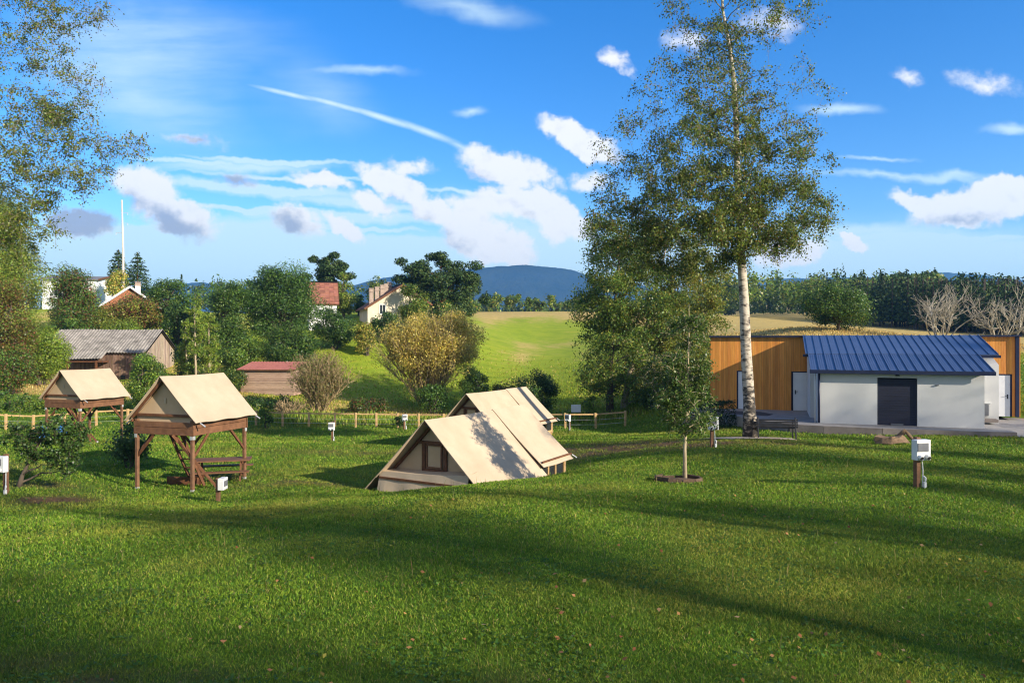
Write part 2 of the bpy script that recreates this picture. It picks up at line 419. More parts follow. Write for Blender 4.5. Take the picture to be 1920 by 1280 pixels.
# ------------------------------------------------------------------ camera, sun, sky
cam = bpy.data.cameras.new('camera'); co = bpy.data.objects.new('camera', cam); COL.objects.link(co)
co.location = (0,0,0); co.rotation_euler = (math.radians(90), 0, 0)
cam.sensor_width = 36; cam.lens = F/1920*36; cam.clip_start = 0.1; cam.clip_end = 20000
scene.camera = co
sl = bpy.data.lights.new('sun', 'SUN'); sl.energy = 5.0; sl.angle = math.radians(0.5); sl.color = (1.0, 0.89, 0.72)
so = bpy.data.objects.new('sun', sl); COL.objects.link(so)
sd = Vector((math.sin(SUN_AZ)*math.cos(SUN_EL), math.cos(SUN_AZ)*math.cos(SUN_EL), math.sin(SUN_EL)))
so.rotation_euler = (-sd).to_track_quat('-Z', 'Y').to_euler(); so.location = sd*60

def make_world():
    w = bpy.data.worlds.new('World'); scene.world = w; w.use_nodes = True
    nt = w.node_tree; lk = nt.links; bg = nt.nodes['Background']
    sky = N(nt, 'ShaderNodeTexSky', sky_type='NISHITA'); sky.sun_disc = False
    sky.sun_elevation = SUN_EL; sky.sun_rotation = SUN_AZ; sky.altitude = 400; sky.air_density = 1.0; sky.dust_density = 0.3; sky.ozone_density = 3.0
    hs = N(nt, 'ShaderNodeHueSaturation'); hs.inputs['Saturation'].default_value = 1.36; hs.inputs['Hue'].default_value = 0.510
    lk.new(sky.outputs[0], hs.inputs['Color'])
    tc = N(nt, 'ShaderNodeTexCoord'); sp = N(nt, 'ShaderNodeSeparateXYZ'); lk.new(tc.outputs['Generated'], sp.inputs[0])
    def math_(op, a, b=None, clamp=False):
        n = N(nt, 'ShaderNodeMath', operation=op); n.use_clamp = clamp
        for i, x in enumerate((a, b)):
            if x is None: continue
            if hasattr(x, 'is_linked'): lk.new(x, n.inputs[i])
            else: n.inputs[i].default_value = x
        return n.outputs[0]
    # direction in the sky ahead as (east, up) slopes
    yy = math_('MAXIMUM', sp.outputs['Y'], 0.02)
    u = math_('DIVIDE', sp.outputs['X'], yy); v = math_('DIVIDE', sp.outputs['Z'], yy)
    cb = N(nt, 'ShaderNodeCombineXYZ'); lk.new(u, cb.inputs[0]); lk.new(v, cb.inputs[1])
    # ragged edges: warp the direction by noise
    def noise(scale, st, det=5, rough=0.6, src=None):
        mp = N(nt, 'ShaderNodeMapping'); mp.inputs['Scale'].default_value = st; lk.new(src or cb.outputs[0], mp.inputs[0])
        n = N(nt, 'ShaderNodeTexNoise'); n.inputs['Scale'].default_value = scale; n.inputs['Detail'].default_value = det; n.inputs['Roughness'].default_value = rough
        lk.new(mp.outputs[0], n.inputs['Vector']); return n
    def warp(scale, amt):
        n = noise(scale, (1,1,1), 4)
        s = N(nt, 'ShaderNodeVectorMath', operation='SUBTRACT'); lk.new(n.outputs['Color'], s.inputs[0]); s.inputs[1].default_value = (.5,.5,.5)
        m = N(nt, 'ShaderNodeVectorMath', operation='SCALE'); lk.new(s.outputs[0], m.inputs[0]); m.inputs['Scale'].default_value = amt
        a = N(nt, 'ShaderNodeVectorMath', operation='ADD'); lk.new(cb.outputs[0], a.inputs[0]); lk.new(m.outputs[0], a.inputs[1]); return a.outputs[0]
    wp = warp(24, 0.045); wc = warp(14, 0.03); ws = warp(4, 0.004)
    def blob(src, px, py, rx, ry, rot, s):
        mp = N(nt, 'ShaderNodeMapping', vector_type='TEXTURE')
        mp.inputs['Location'].default_value = ((px-CX)/F, (HY-py)/F, 0); mp.inputs['Rotation'].default_value = (0,0,-math.radians(rot))
        mp.inputs['Scale'].default_value = (rx/F, ry/F, 1); lk.new(src, mp.inputs[0])
        g = N(nt, 'ShaderNodeTexGradient', gradient_type='SPHERICAL'); lk.new(mp.outputs[0], g.inputs[0])
        return math_('MULTIPLY', g.outputs['Fac'], s)
    def layer(src, items, op='MAXIMUM'):
        acc = None
        for it in items:
            b = blob(src, *it); acc = b if acc is None else math_(op, acc, b)
        return acc
    cumulus = [(285,352,70,48,15,1.1),(330,405,105,50,20,1.15),(150,418,95,34,0,1.0),(556,412,66,40,20,1.0),(650,425,55,22,30,1.2),
        (740,350,95,34,28,1.2),(815,395,95,34,25,1.0),(905,445,120,52,28,1.35),(945,465,75,46,15,1.5),(1030,398,92,52,35,1.3),(945,385,110,34,15,1.0),(985,372,80,36,20,0.9),
        (935,315,105,42,18,1.1),(1010,330,75,34,25,0.7),(1085,262,105,36,25,1.15),(1105,340,60,30,0,0.6),(1850,385,180,48,-6,1.35),(1885,368,90,50,0,1.4),(1735,388,95,28,22,1.2),(1800,400,110,40,5,1.1),
        (880,395,70,40,20,0.9),(700,380,60,26,20,0.8),(1075,420,50,34,30,1.0),(250,345,60,40,10,0.9),(1600,451,34,15,20,1.2),(1480,470,95,36,-10,1.1),(600,342,85,22,8,0.75),(760,318,80,24,0,0.6),(440,332,75,22,5,0.5),(685,310,35,18,0,0.5),(1155,112,48,26,30,0.65),(1700,142,48,24,15,0.38),(1850,155,120,36,10,0.40),(370,266,90,20,8,0.5),(1440,45,110,50,0,0.36),(1285,80,80,40,0,0.36)]
    cirrus = [(560,362,300,16,4,0.75),(640,402,260,14,3,0.75),(470,312,240,16,0,0.6),(600,480,520,36,0,0.5),(260,470,330,60,0,0.5),(1580,206,110,18,0,0.6),(1900,242,80,18,-8,0.6),
        (880,15,190,40,12,0.42),(520,300,200,7,3,0.7),(560,335,260,6,4,0.7),(480,390,220,7,3,0.8),(640,425,170,6,2,0.8),(330,300,120,6,2,0.6),(900,360,160,6,5,0.6),(1750,445,200,7,1,0.7),(1640,300,120,7,3,0.5),(760,465,260,10,2,0.6),(700,135,120,14,0,0.35),(620,200,160,90,12,0.28),(250,180,360,150,20,0.4),(1700,475,460,40,0,0.6),(960,580,3400,210,0,0.9),(500,440,520,14,2,0.6),(700,385,200,10,4,0.6),(420,345,240,12,5,0.6),(1150,480,260,30,0,0.5),(1650,330,240,12,4,0.5),(1800,330,100,14,0,0.5),(1640,430,260,18,2,0.45),(880,210,50,14,0,0.5),(1000,430,300,60,20,0.4),(480,420,200,26,0,0.5),(330,60,420,120,10,0.32)]
    trail = [(540,177,120,9,13,0.8),(630,197,130,10,14.5,0.85),(720,222,130,11,17.5,0.85),(800,248,120,12,21,0.8),(860,274,70,12,25,0.6)]
    n1 = noise(26, (1,1.15,1), 7, 0.62)
    lc_ = layer(wp, cumulus)
    d0 = math_('ADD', lc_, math_('MULTIPLY', math_('MULTIPLY', math_('SUBTRACT', n1.outputs[0], 0.5), 0.95), math_('MULTIPLY', lc_, 3.0, True)))
    def ramp(x, a, b):
        m = N(nt, 'ShaderNodeMapRange', interpolation_type='SMOOTHSTEP'); m.inputs['From Min'].default_value = a; m.inputs['From Max'].default_value = b
        lk.new(x, m.inputs['Value']); return m.outputs[0]
    cum = ramp(d0, 0.09, 0.50)
    n2 = noise(6, (1,6,1), 6, 0.6)
    ci = math_('MULTIPLY', ramp(math_('MULTIPLY', layer(wc, cirrus, 'ADD'), math_('ADD', n2.outputs[0], 0.35)), 0.04, 0.52), 0.80)
    n3 = noise(30, (1,1,1), 4)
    tr = math_('MULTIPLY', ramp(layer(ws, trail), 0.12, 0.85), math_('MULTIPLY_ADD', n3.outputs[0], 0.8))
    # sunlit and shaded sides of the clouds
    shade = [(330,425,120,40,25,1.0),(150,415,120,40,0,1.3),(545,420,60,34,15,0.9),(850,448,80,22,28,0.42),(770,400,80,20,28,0.42),(895,330,60,20,18,0.45),(985,400,50,20,30,0.3),(1800,415,140,22,0,0.55),(250,385,70,40,20,0.5),(440,332,90,30,0,0.8),(370,266,110,30,0,0.6)]
    n4 = noise(38, (1,1.3,1), 6, 0.6)
    sh = ramp(math_('ADD', layer(wp, shade), math_('MULTIPLY', math_('SUBTRACT', n4.outputs[0], 0.5), 1.0)), 0.0, 0.8)
    cc = N(nt, 'ShaderNodeMix', data_type='RGBA'); lk.new(sh, cc.inputs[0]); cc.inputs[6].default_value = CLOUD_LIT; cc.inputs[7].default_value = CLOUD_SHADE
    # only ahead
    ah = ramp(sp.outputs['Y'], 0.02, 0.15)
    m1 = N(nt, 'ShaderNodeMix', data_type='RGBA'); lk.new(math_('MULTIPLY', math_('MAXIMUM', ci, tr, True), ah), m1.inputs[0])
    lk.new(hs.outputs[0], m1.inputs[6]); m1.inputs[7].default_value = CIRRUS
    m2 = N(nt, 'ShaderNodeMix', data_type='RGBA'); lk.new(math_('MULTIPLY', math_('MULTIPLY', cum, 0.94), ah), m2.inputs[0])
    lk.new(m1.outputs[2], m2.inputs[6]); lk.new(cc.outputs[2], m2.inputs[7])
    # unseen broken cloud added behind the camera for whiter, brighter fill light
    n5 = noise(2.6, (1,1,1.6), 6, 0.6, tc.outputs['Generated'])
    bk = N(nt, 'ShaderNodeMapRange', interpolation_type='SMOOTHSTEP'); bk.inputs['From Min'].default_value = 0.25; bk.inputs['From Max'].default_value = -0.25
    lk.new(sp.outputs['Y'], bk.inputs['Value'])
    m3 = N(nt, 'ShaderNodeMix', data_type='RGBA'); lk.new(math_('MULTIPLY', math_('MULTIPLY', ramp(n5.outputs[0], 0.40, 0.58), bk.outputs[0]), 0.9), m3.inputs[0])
    lk.new(m2.outputs[2], m3.inputs[6]); m3.inputs[7].default_value = CLOUD_FILL
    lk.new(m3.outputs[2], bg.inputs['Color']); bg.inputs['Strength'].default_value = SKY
SKY = 0.13
CLOUD_LIT = (4.6, 4.6, 4.55, 1); CLOUD_SHADE = (1.85, 2.15, 2.75, 1); CIRRUS = (3.4, 4.35, 4.6, 1); CLOUD_FILL = (3.6, 3.4, 3.2, 1)
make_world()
scene.view_settings.view_transform = 'Standard'; scene.view_settings.look = 'None'
scene.view_settings.exposure = EXPOSURE = 0.95; scene.view_settings.gamma = 1.0
cy = scene.cycles
cy.max_bounces = 5; cy.diffuse_bounces = 3; cy.glossy_bounces = 2; cy.transmission_bounces = 3; cy.transparent_max_bounces = 4; cy.volume_bounces = 0
cy.caustics_reflective = False; cy.caustics_refractive = False; cy.use_denoising = True; cy.denoiser = 'OPENIMAGEDENOISE'; cy.denoising_input_passes = 'RGB_ALBEDO_NORMAL'; cy.denoising_prefilter = 'ACCURATE'; cy.filter_width = 1.15

# ------------------------------------------------------------------ building frame (needed to keep the lawn clear of it)
BYAW = math.radians(19.5)
BF = Vector((math.cos(BYAW), -math.sin(BYAW), 0)); BD = Vector((math.sin(BYAW), math.cos(BYAW), 0))
BO = at(1533, 640, 34.0); BO.z = -3.74
def bl_t(px, p):
    """distance along the facade of the point seen in column px at depth p"""
    k = (px-CX)/F; ox = BO.x+BD.x*p; oy = BO.y+BD.y*p
    return (k*oy-ox)/(BF.x-k*BF.y)
def bw(t, p, z=0): return BO+BF*t+BD*p+Vector((0,0,z))
TERR = [(-6.6,6.4),(-6.6,4.2),(-4.4,3.2),(-3.2,1.2),(-1.2,-1.0),(0.2,-1.25),(2.5,-1.45),(5.0,-1.35),(7.5,-1.1),(7.5,6.4)]
PAVE = [(7.5,-1.2),(9,-2.3),(18,-2.0),(18,7.5),(7.5,7.5)]
ASPH = [(-5.2,4.9),(-5.0,3.9),(-3.7,3.0),(-2.2,2.6),(-1.9,3.6),(-2.6,4.8)]
def inpoly(x, y, poly):
    ins = np.zeros(x.shape, bool); n = len(poly)
    for i in range(n):
        (x0,y0),(x1,y1) = poly[i], poly[(i+1)%n]
        c = ((y0 > y) != (y1 > y)) & (x < (x1-x0)*(y-y0)/((y1-y0) or 1e-9)+x0); ins ^= c
    return ins
def bloc(x, y):
    dx = x-BO.x; dy = y-BO.y
    return dx*BF.x+dy*BF.y, dx*BD.x+dy*BD.y
PATH_PX = [(1345,815,28.6),(1385,812,29.3),(1440,815,29.6),(1490,821,29.4)]
PATH_PT = [ground(a, d) for a, b_, d in PATH_PX]
def path_d(x, y):
    best = np.full(x.shape, 1e9)
    for a, b in zip(PATH_PT[:-1], PATH_PT[1:]):
        dx, dy = b.x-a.x, b.y-a.y; t = np.clip(((x-a.x)*dx+(y-a.y)*dy)/(dx*dx+dy*dy), 0, 1)
        best = np.minimum(best, np.hypot(x-a.x-t*dx, y-a.y-t*dy))
    return best
def blobm(x, y, items):
    o = np.zeros(x.shape)
    for px, py, D, rx, ry, s in items:
        cx_ = (px-CX)/F*D; o = np.maximum(o, s*np.exp(-(((x-cx_)/rx)**2+((y-D)/ry)**2)))
    return o
DIRT = [(560,890,21.5,2.2,1.0,0.5),(640,850,32,5,1.4,0.4),(1120,828,30,3.5,1.6,0.7),(100,910,18.5,0.9,1.3,1.0),(70,880,21,1.3,0.9,0.45),(1180,828,28,3.4,2.0,0.9),(1320,836,25.5,2.5,1.5,0.8),(1480,838,25.5,3.5,0.9,0.6),(1405,826,29,2.2,1.2,0.9),
        (30,1240,6.3,0.7,0.3,0.45),(200,1275,5.8,0.9,0.3,0.4),(420,880,23.5,1.2,1.0,0.6),(30,860,24,1.6,1.2,0.4),(960,1275,5.7,0.8,0.3,0.3)]
def dirt_mask(x, y):
    return np.clip(blobm(x, y, DIRT)*(0.8+0.6*wob(x, y, 0.4, 5))*1.5, 0, 1)
def field_mask(x, y):
    """0 = mown lawn, 1 = hay meadow beyond the fence"""
    return np.clip((y-49.5+0.02*x)/6.0, 0, 1)
def dry_mask(x, y):
    f = field_mask(x, y); n = wob(x, y*0.55, 5.0, 3)*0.5+wob(x, y*0.5, 1.8, 4)*0.3
    crest = np.clip((y-122)/22, 0, 1)
    lft = np.exp(-(((x+36)/16)**2+((y-57)/9)**2))
    return np.clip(f*(0.20+0.62*n+0.72*crest+0.9*lft+0.9*np.clip((x-17)/8,0,1)*np.clip((y-50)/6,0,1)), 0, 1)

# ------------------------------------------------------------------ ground sheet
def make_ground():
    th = np.radians(np.concatenate([np.arange(-180,-47,4.0), np.arange(-46,46.01,0.42), np.arange(50,180.1,4.0)]))
    r = np.concatenate([[0.6], np.geomspace(2.0, 12000, 330)])
    T, Rr = np.meshgrid(th, r); X = Rr*np.sin(T); Y = Rr*np.cos(T); Z = gh(X, Y)
    Z += 0.018*wob(X, Y, 0.6, 8)*np.clip(1-Rr/60, 0, 1)
    t_, p_ = bloc(X, Y); m = inpoly(t_, p_, TERR) | inpoly(t_, p_, PAVE)
    Z = np.where(m, np.minimum(Z, BO.z-0.35), Z)
    nt_, nr = len(th), len(r); V = np.stack([X, Y, Z], -1).reshape(-1,3)
    i = np.arange(nr-1)[:,None]*nt_+np.arange(nt_-1); Fc = np.stack([i, i+1, i+nt_+1, i+nt_], -1).reshape(-1,4)[:, ::-1]
    fl = V.reshape(-1,3); x, y = fl[:,0], fl[:,1]
    col = np.stack([field_mask(x,y), dry_mask(x,y), dirt_mask(x,y)], 1)
    m, nt, nd, lk, b = nodes_of('turf'); b.inputs['Roughness'].default_value = 0.95; b.inputs['Specular IOR Level'].default_value = 0.1
    a = N(nt, 'ShaderNodeAttribute', attribute_name='col'); sp = N(nt, 'ShaderNodeSeparateColor'); lk.new(a.outputs['Color'], sp.inputs[0])
    g = N(nt, 'ShaderNodeNewGeometry')
    def noise(sc, st=(1,1,1), det=6):
        mp = N(nt, 'ShaderNodeMapping'); mp.inputs['Scale'].default_value = st; lk.new(g.outputs['Position'], mp.inputs[0])
        n = N(nt, 'ShaderNodeTexNoise'); n.inputs['Scale'].default_value = sc; n.inputs['Detail'].default_value = det; n.inputs['Roughness'].default_value = 0.7
        lk.new(mp.outputs[0], n.inputs['Vector']); return n.outputs[0]
    def ramp(x, els):
        rp = N(nt, 'ShaderNodeValToRGB'); cr = rp.color_ramp
        cr.elements[0].position = els[0][0]; cr.elements[0].color = (*els[0][1], 1); cr.elements[1].position = els[-1][0]; cr.elements[1].color = (*els[-1][1], 1)
        for p, c in els[1:-1]: e = cr.elements.new(p); e.color = (*c, 1)
        lk.new(x, rp.inputs[0]); return rp.outputs[0]
    def mix(f, a_, b_):
        mx = N(nt, 'ShaderNodeMix', data_type='RGBA'); lk.new(f, mx.inputs[0]); lk.new(a_, mx.inputs[6]); lk.new(b_, mx.inputs[7]); return mx.outputs[2]
    lawn = ramp(noise(1.3), [(0.32,(0.055,0.115,0.012)),(0.5,(0.085,0.16,0.016)),(0.68,(0.14,0.19,0.024))])
    field = ramp(noise(0.5,(0.7,1.6,1)), [(0.3,(0.17,0.245,0.017)),(0.5,(0.24,0.31,0.022)),(0.7,(0.31,0.335,0.03))])
    dry = ramp(noise(2.2,(0.6,1.5,1)), [(0.3,(0.32,0.25,0.065)),(0.5,(0.48,0.35,0.115)),(0.7,(0.58,0.44,0.17))])
    dirt = ramp(noise(6), [(0.3,(0.055,0.034,0.018)),(0.5,(0.12,0.072,0.035)),(0.72,(0.20,0.125,0.06))])
    dm = N(nt, 'ShaderNodeMapRange', interpolation_type='SMOOTHSTEP'); dm.inputs['From Min'].default_value = 0.25; dm.inputs['From Max'].default_value = 0.75
    ad = N(nt, 'ShaderNodeMath', operation='ADD'); lk.new(sp.outputs[1], ad.inputs[0])
    nm = N(nt, 'ShaderNodeMath', operation='MULTIPLY_ADD'); nm.inputs[1].default_value = 1.3; nm.inputs[2].default_value = -0.62; lk.new(noise(0.9,(0.6,1.6,1),8), nm.inputs[0]); lk.new(nm.outputs[0], ad.inputs[1])
    lk.new(ad.outputs[0], dm.inputs['Value'])
    c = mix(sp.outputs[0], lawn, field); c = mix(dm.outputs[0], c, dry); c = mix(sp.outputs[2], c, dirt)
    lk.new(c, b.inputs['Base Color'])
    bp = N(nt, 'ShaderNodeBump'); bp.inputs['Strength'].default_value = 0.9; bp.inputs['Distance'].default_value = 0.12
    lk.new(noise(5, (1,1,1), 8), bp.inputs['Height']); lk.new(bp.outputs[0], b.inputs['Normal'])
    o = np_mesh('ground', V, Fc, 4, m, None, col); o.data.polygons.foreach_set('use_smooth', [True]*len(o.data.polygons))
    tag(o, 'mown grass slope running down to the fence and up a hay meadow', 'ground', None, 'structure')
make_ground()

# ------------------------------------------------------------------ grass
def make_grass(n=900000):
    rng = np.random.default_rng(5)
    r = np.exp(rng.uniform(math.log(4.6), math.log(95), n)); th = rng.uniform(-0.66, 0.66, n)
    x = r*np.sin(th); y = r*np.cos(th)
    t_, p_ = bloc(x, y); f = field_mask(x, y); di = dirt_mask(x, y)
    keep = ~(inpoly(t_, p_, TERR) | inpoly(t_, p_, PAVE)) & (path_d(x, y) > 0.75) & (rng.uniform(0,1,n) > di*0.93)
    keep &= ~((np.abs(t_-3) < 5.5) & (p_ > 0) & (p_ < 12))
    keep &= rng.uniform(0,1,n) > (r-40)/52
    x, y, r, f = x[keep], y[keep], r[keep], f[keep]; n = len(x)
    z = gh(x, y)+0.018*wob(x, y, 0.6, 8)*np.clip(1-r/60, 0, 1)
    patch = wob(x, y, 0.9, 21)*0.6+wob(x, y, 0.28, 22)*0.5
    h = (0.018+0.0013*r)*(1+0.35*patch)*rng.uniform(0.55,1.5,n)
    ax_, ay_, bx_, by_ = -3.9, 19.9, 0.9, 21.2; tt_ = np.clip(((x-ax_)*(bx_-ax_)+(y-ay_)*(by_-ay_))/((bx_-ax_)**2+(by_-ay_)**2), 0, 1)
    h = h*(1+1.3*np.exp(-((x-ax_-tt_*(bx_-ax_))**2+(y-ay_-tt_*(by_-ay_))**2)/0.5)*rng.uniform(0.2,1.2,n))
    h = h*(1-f)+f*(0.10+0.09*rng.uniform(0,1,n))
    tall = rng.uniform(0,1,n) < 0.0022*(1+2*np.clip(wob(x,y,1.6,31),0,1)); tall &= (f < 0.5)
    h = np.where(tall, rng.uniform(0.12,0.26,n), h)
    w = np.maximum(0.0040, r/740*0.60)*rng.uniform(0.7,1.4,n)*np.where(tall, 0.45, 1.0)
    a = rng.uniform(0, 6.283, n); lean = np.where(tall, rng.uniform(0,0.25,n), rng.uniform(0.15,1.1,n))*h; la = rng.uniform(0, 6.283, n)
    P0 = np.stack([x,y,z-0.005],1); b = np.stack([np.cos(a),np.sin(a),0*a],1)*w[:,None]*0.5
    tip = P0+np.stack([np.cos(la)*lean,np.sin(la)*lean,h],1)
    mid = P0+np.stack([np.cos(la)*lean*0.3,np.sin(la)*lean*0.3,h*0.62],1)
    V = np.stack([P0-b, P0+b, mid+b*0.8, tip, mid-b*0.8],1).reshape(-1,3)
    Fc = np.arange(5*n).reshape(n,5)
    c = palette(n, [(0.095,0.190,0.015,5),(0.150,0.255,0.021,4),(0.235,0.31,0.032,2),(0.31,0.28,0.06,0.6),(0.34,0.27,0.11,0.25)], rng, 0.2)
    # lush and tired patches of sward
    tired = np.clip(wob(x, y, 2.6, 45)*0.8+wob(x, y, 0.7, 46)*0.45-0.05, 0, 0.75)[:,None]*(1-f[:,None]); c = c*(1-tired)+palette(n, [(0.27,0.275,0.038,5),(0.34,0.29,0.065,2),(0.15,0.22,0.024,2)], rng)*tired
    k = np.clip(0.5+0.55*wob(x, y, 1.4, 41)+0.3*wob(x, y, 0.4, 42), 0, 1)[:,None]
    c = c*(0.78+0.4*k)*np.array([[1.0,1.0,1.0]])+ (k > 0.75)*np.array([[0.012,0.008,0.0]])
    di = dirt_mask(x, y)[:,None]; straw = palette(n, [(0.20,0.14,0.05,3),(0.13,0.11,0.03,3),(0.09,0.11,0.02,2)], rng); c = c*(1-di)+straw*di
    dr = dry_mask(x, y)[:,None]*1.1; fc = palette(n, [(0.20,0.27,0.020,5),(0.28,0.32,0.026,3),(0.35,0.32,0.045,1)], rng); dc = palette(n, [(0.50,0.37,0.13,5),(0.40,0.30,0.09,3),(0.58,0.46,0.2,2)], rng)
    fcd = np.where(rng.uniform(0,1,(n,1)) < dr, dc, fc); c = c*(1-f[:,None])+fcd*f[:,None]
    c = np.where(tall[:,None], palette(n, [(0.25,0.22,0.08,3),(0.12,0.17,0.03,2)], rng), c)
    # blades come in two runs so each face has five corners
    o = np_mesh('grass', V, Fc, 5, BLADE, None, np.repeat(np.clip(c,0.003,0.9),5,0))
    tag(o, 'short green lawn grass with taller straw stalks on the slope', 'grass', None, 'stuff')
    # clover and plantain: broad low leaves
    m = 30000; r = np.exp(rng.uniform(math.log(4.7), math.log(26), m)); th = rng.uniform(-0.66,0.66,m); x = r*np.sin(th); y = r*np.cos(th)
    kk = wob(x, y, 0.55, 61)+0.4*wob(x, y, 0.2, 62); t_, p_ = bloc(x, y)
    kp = (kk > 0.15) & ~inpoly(t_, p_, TERR); x, y, r = x[kp], y[kp], r[kp]; m = len(x)
    z = gh(x, y)+rng.uniform(0.015,0.05,m)
    o = leaves('clover', np.stack([x,y,z],1), 0.026+0.0012*r, BLADE, None, palette(m, [(0.05,0.115,0.016,5),(0.075,0.15,0.022,3),(0.11,0.18,0.025,1)], rng), rng, np.tile([0,0,1.6],(m,1)), 0.85)
    tag(o, 'clover and broad low weeds spread through the lawn', 'clover', None, 'stuff')
    # fallen birch leaves
    m = 800; r = np.exp(rng.uniform(math.log(4.8), math.log(17), m)); th = rng.uniform(-0.62,0.66,m); x = r*np.sin(th); y = r*np.cos(th)
    kp = (rng.uniform(0,1,m) < np.clip(0.28+0.5*(x/r+0.1)+0.3*wob(x,y,1.2,71),0.06,1)); x, y, r = x[kp], y[kp], r[kp]; m = len(x)
    o = leaves('fallen_leaves', np.stack([x,y,gh(x,y)+rng.uniform(0.035,0.06,m)],1), 0.048, BLADE, None, palette(m, [(0.36,0.18,0.07,4),(0.26,0.11,0.04,3),(0.42,0.28,0.13,1.5),(0.38,0.28,0.05,1)], rng), rng, np.tile([0,-0.3,1.5],(m,1)), 0.75)
    tag(o, 'brown and tan fallen leaves scattered on the lawn', 'leaves', None, 'stuff')
    # tall seed stalks and meadow tufts along the fence
    m = 9000; px = rng.uniform(430,1240,m); D = rng.uniform(50.0,54.5,m); x = (px-CX)/F*D; y = D; z = gh(x,y)
    h = rng.uniform(0.15,0.55,m)*(0.6+0.5*wob(x,y,0.8,81)+0.4*(D > 50)); h = np.clip(h,0.08,0.8); a = rng.uniform(0,6.283,m)
    P0 = np.stack([x,y,z],1); b = np.stack([np.cos(a),np.sin(a),0*a],1)*0.028; tip = P0+np.stack([np.cos(a+1)*h*0.35,np.sin(a+1)*h*0.35,h],1); mid = P0*0.45+tip*0.55+np.array([0,0,0.05])
    V = np.stack([P0-b,P0+b,mid+b*.8,tip,mid-b*.8],1).reshape(-1,3)
    o = np_mesh('tall_grass', V, np.arange(5*m).reshape(m,5), 5, BLADE, None, np.repeat(palette(m,[(0.17,0.27,0.03,5),(0.26,0.33,0.04,3),(0.40,0.36,0.10,1)],rng),5,0))
    tag(o, 'tall bright grass tufts growing along the wooden fence', 'tall grass', None, 'stuff')
make_grass()
# ------------------------------------------------------------------ the air
def haze():
    m = bpy.data.materials.new('air'); m.use_nodes = True; nt = m.node_tree; nt.nodes.remove(nt.nodes['Principled BSDF'])
    v = N(nt, 'ShaderNodeVolumePrincipled'); v.inputs['Color'].default_value = (0.18,0.50,1.0,1); v.inputs['Density'].default_value = HAZE; v.inputs['Anisotropy'].default_value = 0.2
    nt.links.new(v.outputs[0], nt.nodes['Material Output'].inputs['Volume'])
    o = MB().box((0, 1350, 75), (7000, 5900, 340)).build('haze', m); tag(o, 'thin blue air over the valley', 'haze', None, 'stuff')
HAZE = 2.4e-4
haze()
# ------------------------------------------------------------------ materials for made things
WOOD = mat('stained_wood', (0.075,0.030,0.013), (0.17,0.075,0.035), 0.7, 6, (1,1,1), 0.3, 30, c3=(0.12,0.05,0.022))
OLDWOOD = mat('old_wood', (0.045,0.03,0.02), (0.13,0.085,0.055), 0.95, 6, (1,1,1), 0.5, 25)
REDWOOD = mat('redbrown_wood', (0.105,0.049,0.024), (0.21,0.10,0.05), 0.7, 5, (1,1,1), 0.3, 30)  # red-brown timber of the tent skirts, picnic table and sashes
PINEWOOD = mat('fence_wood', (0.34,0.21,0.085), (0.56,0.38,0.18), 0.8, 4, (1,1,1), 0.3, 20)
POSTWOOD = mat('post_wood', (0.11,0.055,0.03), (0.21,0.11,0.06), 0.8, 6, (1,1,1), 0.3, 25)
def canvas_mat():
    m = mat('canvas', (0.41,0.318,0.220), (0.50,0.405,0.290), 0.9, 0.9, (1,1,1), 0.30, 2.6, spec=0.1, bdist=0.03)
    return m
CANVAS = canvas_mat()
CANVAS_DARK = mat('canvas_wall', (0.46,0.325,0.195), (0.54,0.395,0.25), 0.9, 1.5, (1,1,1), 0.06, 4, spec=0.1)
GALV = mat('galvanised_metal', (0.55,0.55,0.55), (0.72,0.72,0.72), 0.45, 20, metal=0.6)
WHITEP = mat('white_plastic', (0.54,0.55,0.545), (0.64,0.645,0.64), 0.45, 3, bump=0.02)
GREYP = mat('grey_plastic', (0.10,0.105,0.12), (0.16,0.165,0.18), 0.3, 5)
BLACKP = mat('black_plastic', (0.012,0.012,0.014), (0.03,0.03,0.034), 0.4, 5)
CREAM = mat('cream_render', (0.52,0.45,0.34), (0.62,0.55,0.44), 0.95, 2.0, (1,1,0.6), 0.2, 12)
WHITER = mat('white_render', (0.66,0.66,0.66), (0.78,0.78,0.78), 0.95, 1.2, (1,1,0.6), 0.15, 30)
GREYR = mat('pale_grey_render', (0.52,0.52,0.515), (0.57,0.57,0.56), 0.95, 0.8, (1,1,0.5), 0.06, 25, bdist=0.003)
BLUEROOF = mat('blue_metal', (0.062,0.090,0.175), (0.080,0.112,0.205), 0.38, 1.5, (1,1,1), 0.05, 6, metal=0.15, spec=0.5)
NAVY = mat('navy_metal', (0.012,0.017,0.045), (0.018,0.024,0.06), 0.4, 3)
SHUT = mat('dark_shutter', (0.012,0.014,0.028), (0.020,0.022,0.040), 0.55, 2, (0.3,1,8), 0.05)
ORANGE = mat('orange_cladding', (0.54,0.205,0.034), (0.70,0.31,0.066), 0.6, 3, (3,3,0.35), 0.15, 18, attr=True)
CONC = mat('concrete', (0.20,0.19,0.185), (0.31,0.295,0.28), 0.95, 1.6, (1,1,1), 0.3, 25)
CONC2 = mat('kerb_concrete', (0.15,0.125,0.115), (0.24,0.205,0.185), 0.95, 2.0, (1,1,1), 0.4, 20)
ASPHM = mat('asphalt', (0.045,0.043,0.046), (0.075,0.072,0.075), 0.95, 3, (1,1,1), 0.4, 60)
GRAVEL = mat('gravel', (0.30,0.24,0.18), (0.52,0.43,0.33), 0.95, 9, (1,1,1), 0.6, 40)
TILE_RED = mat('red_tiles', (0.19,0.075,0.048), (0.31,0.135,0.09), 0.85, 2.5, (1,1,1), 0.4, 12, attr=True)
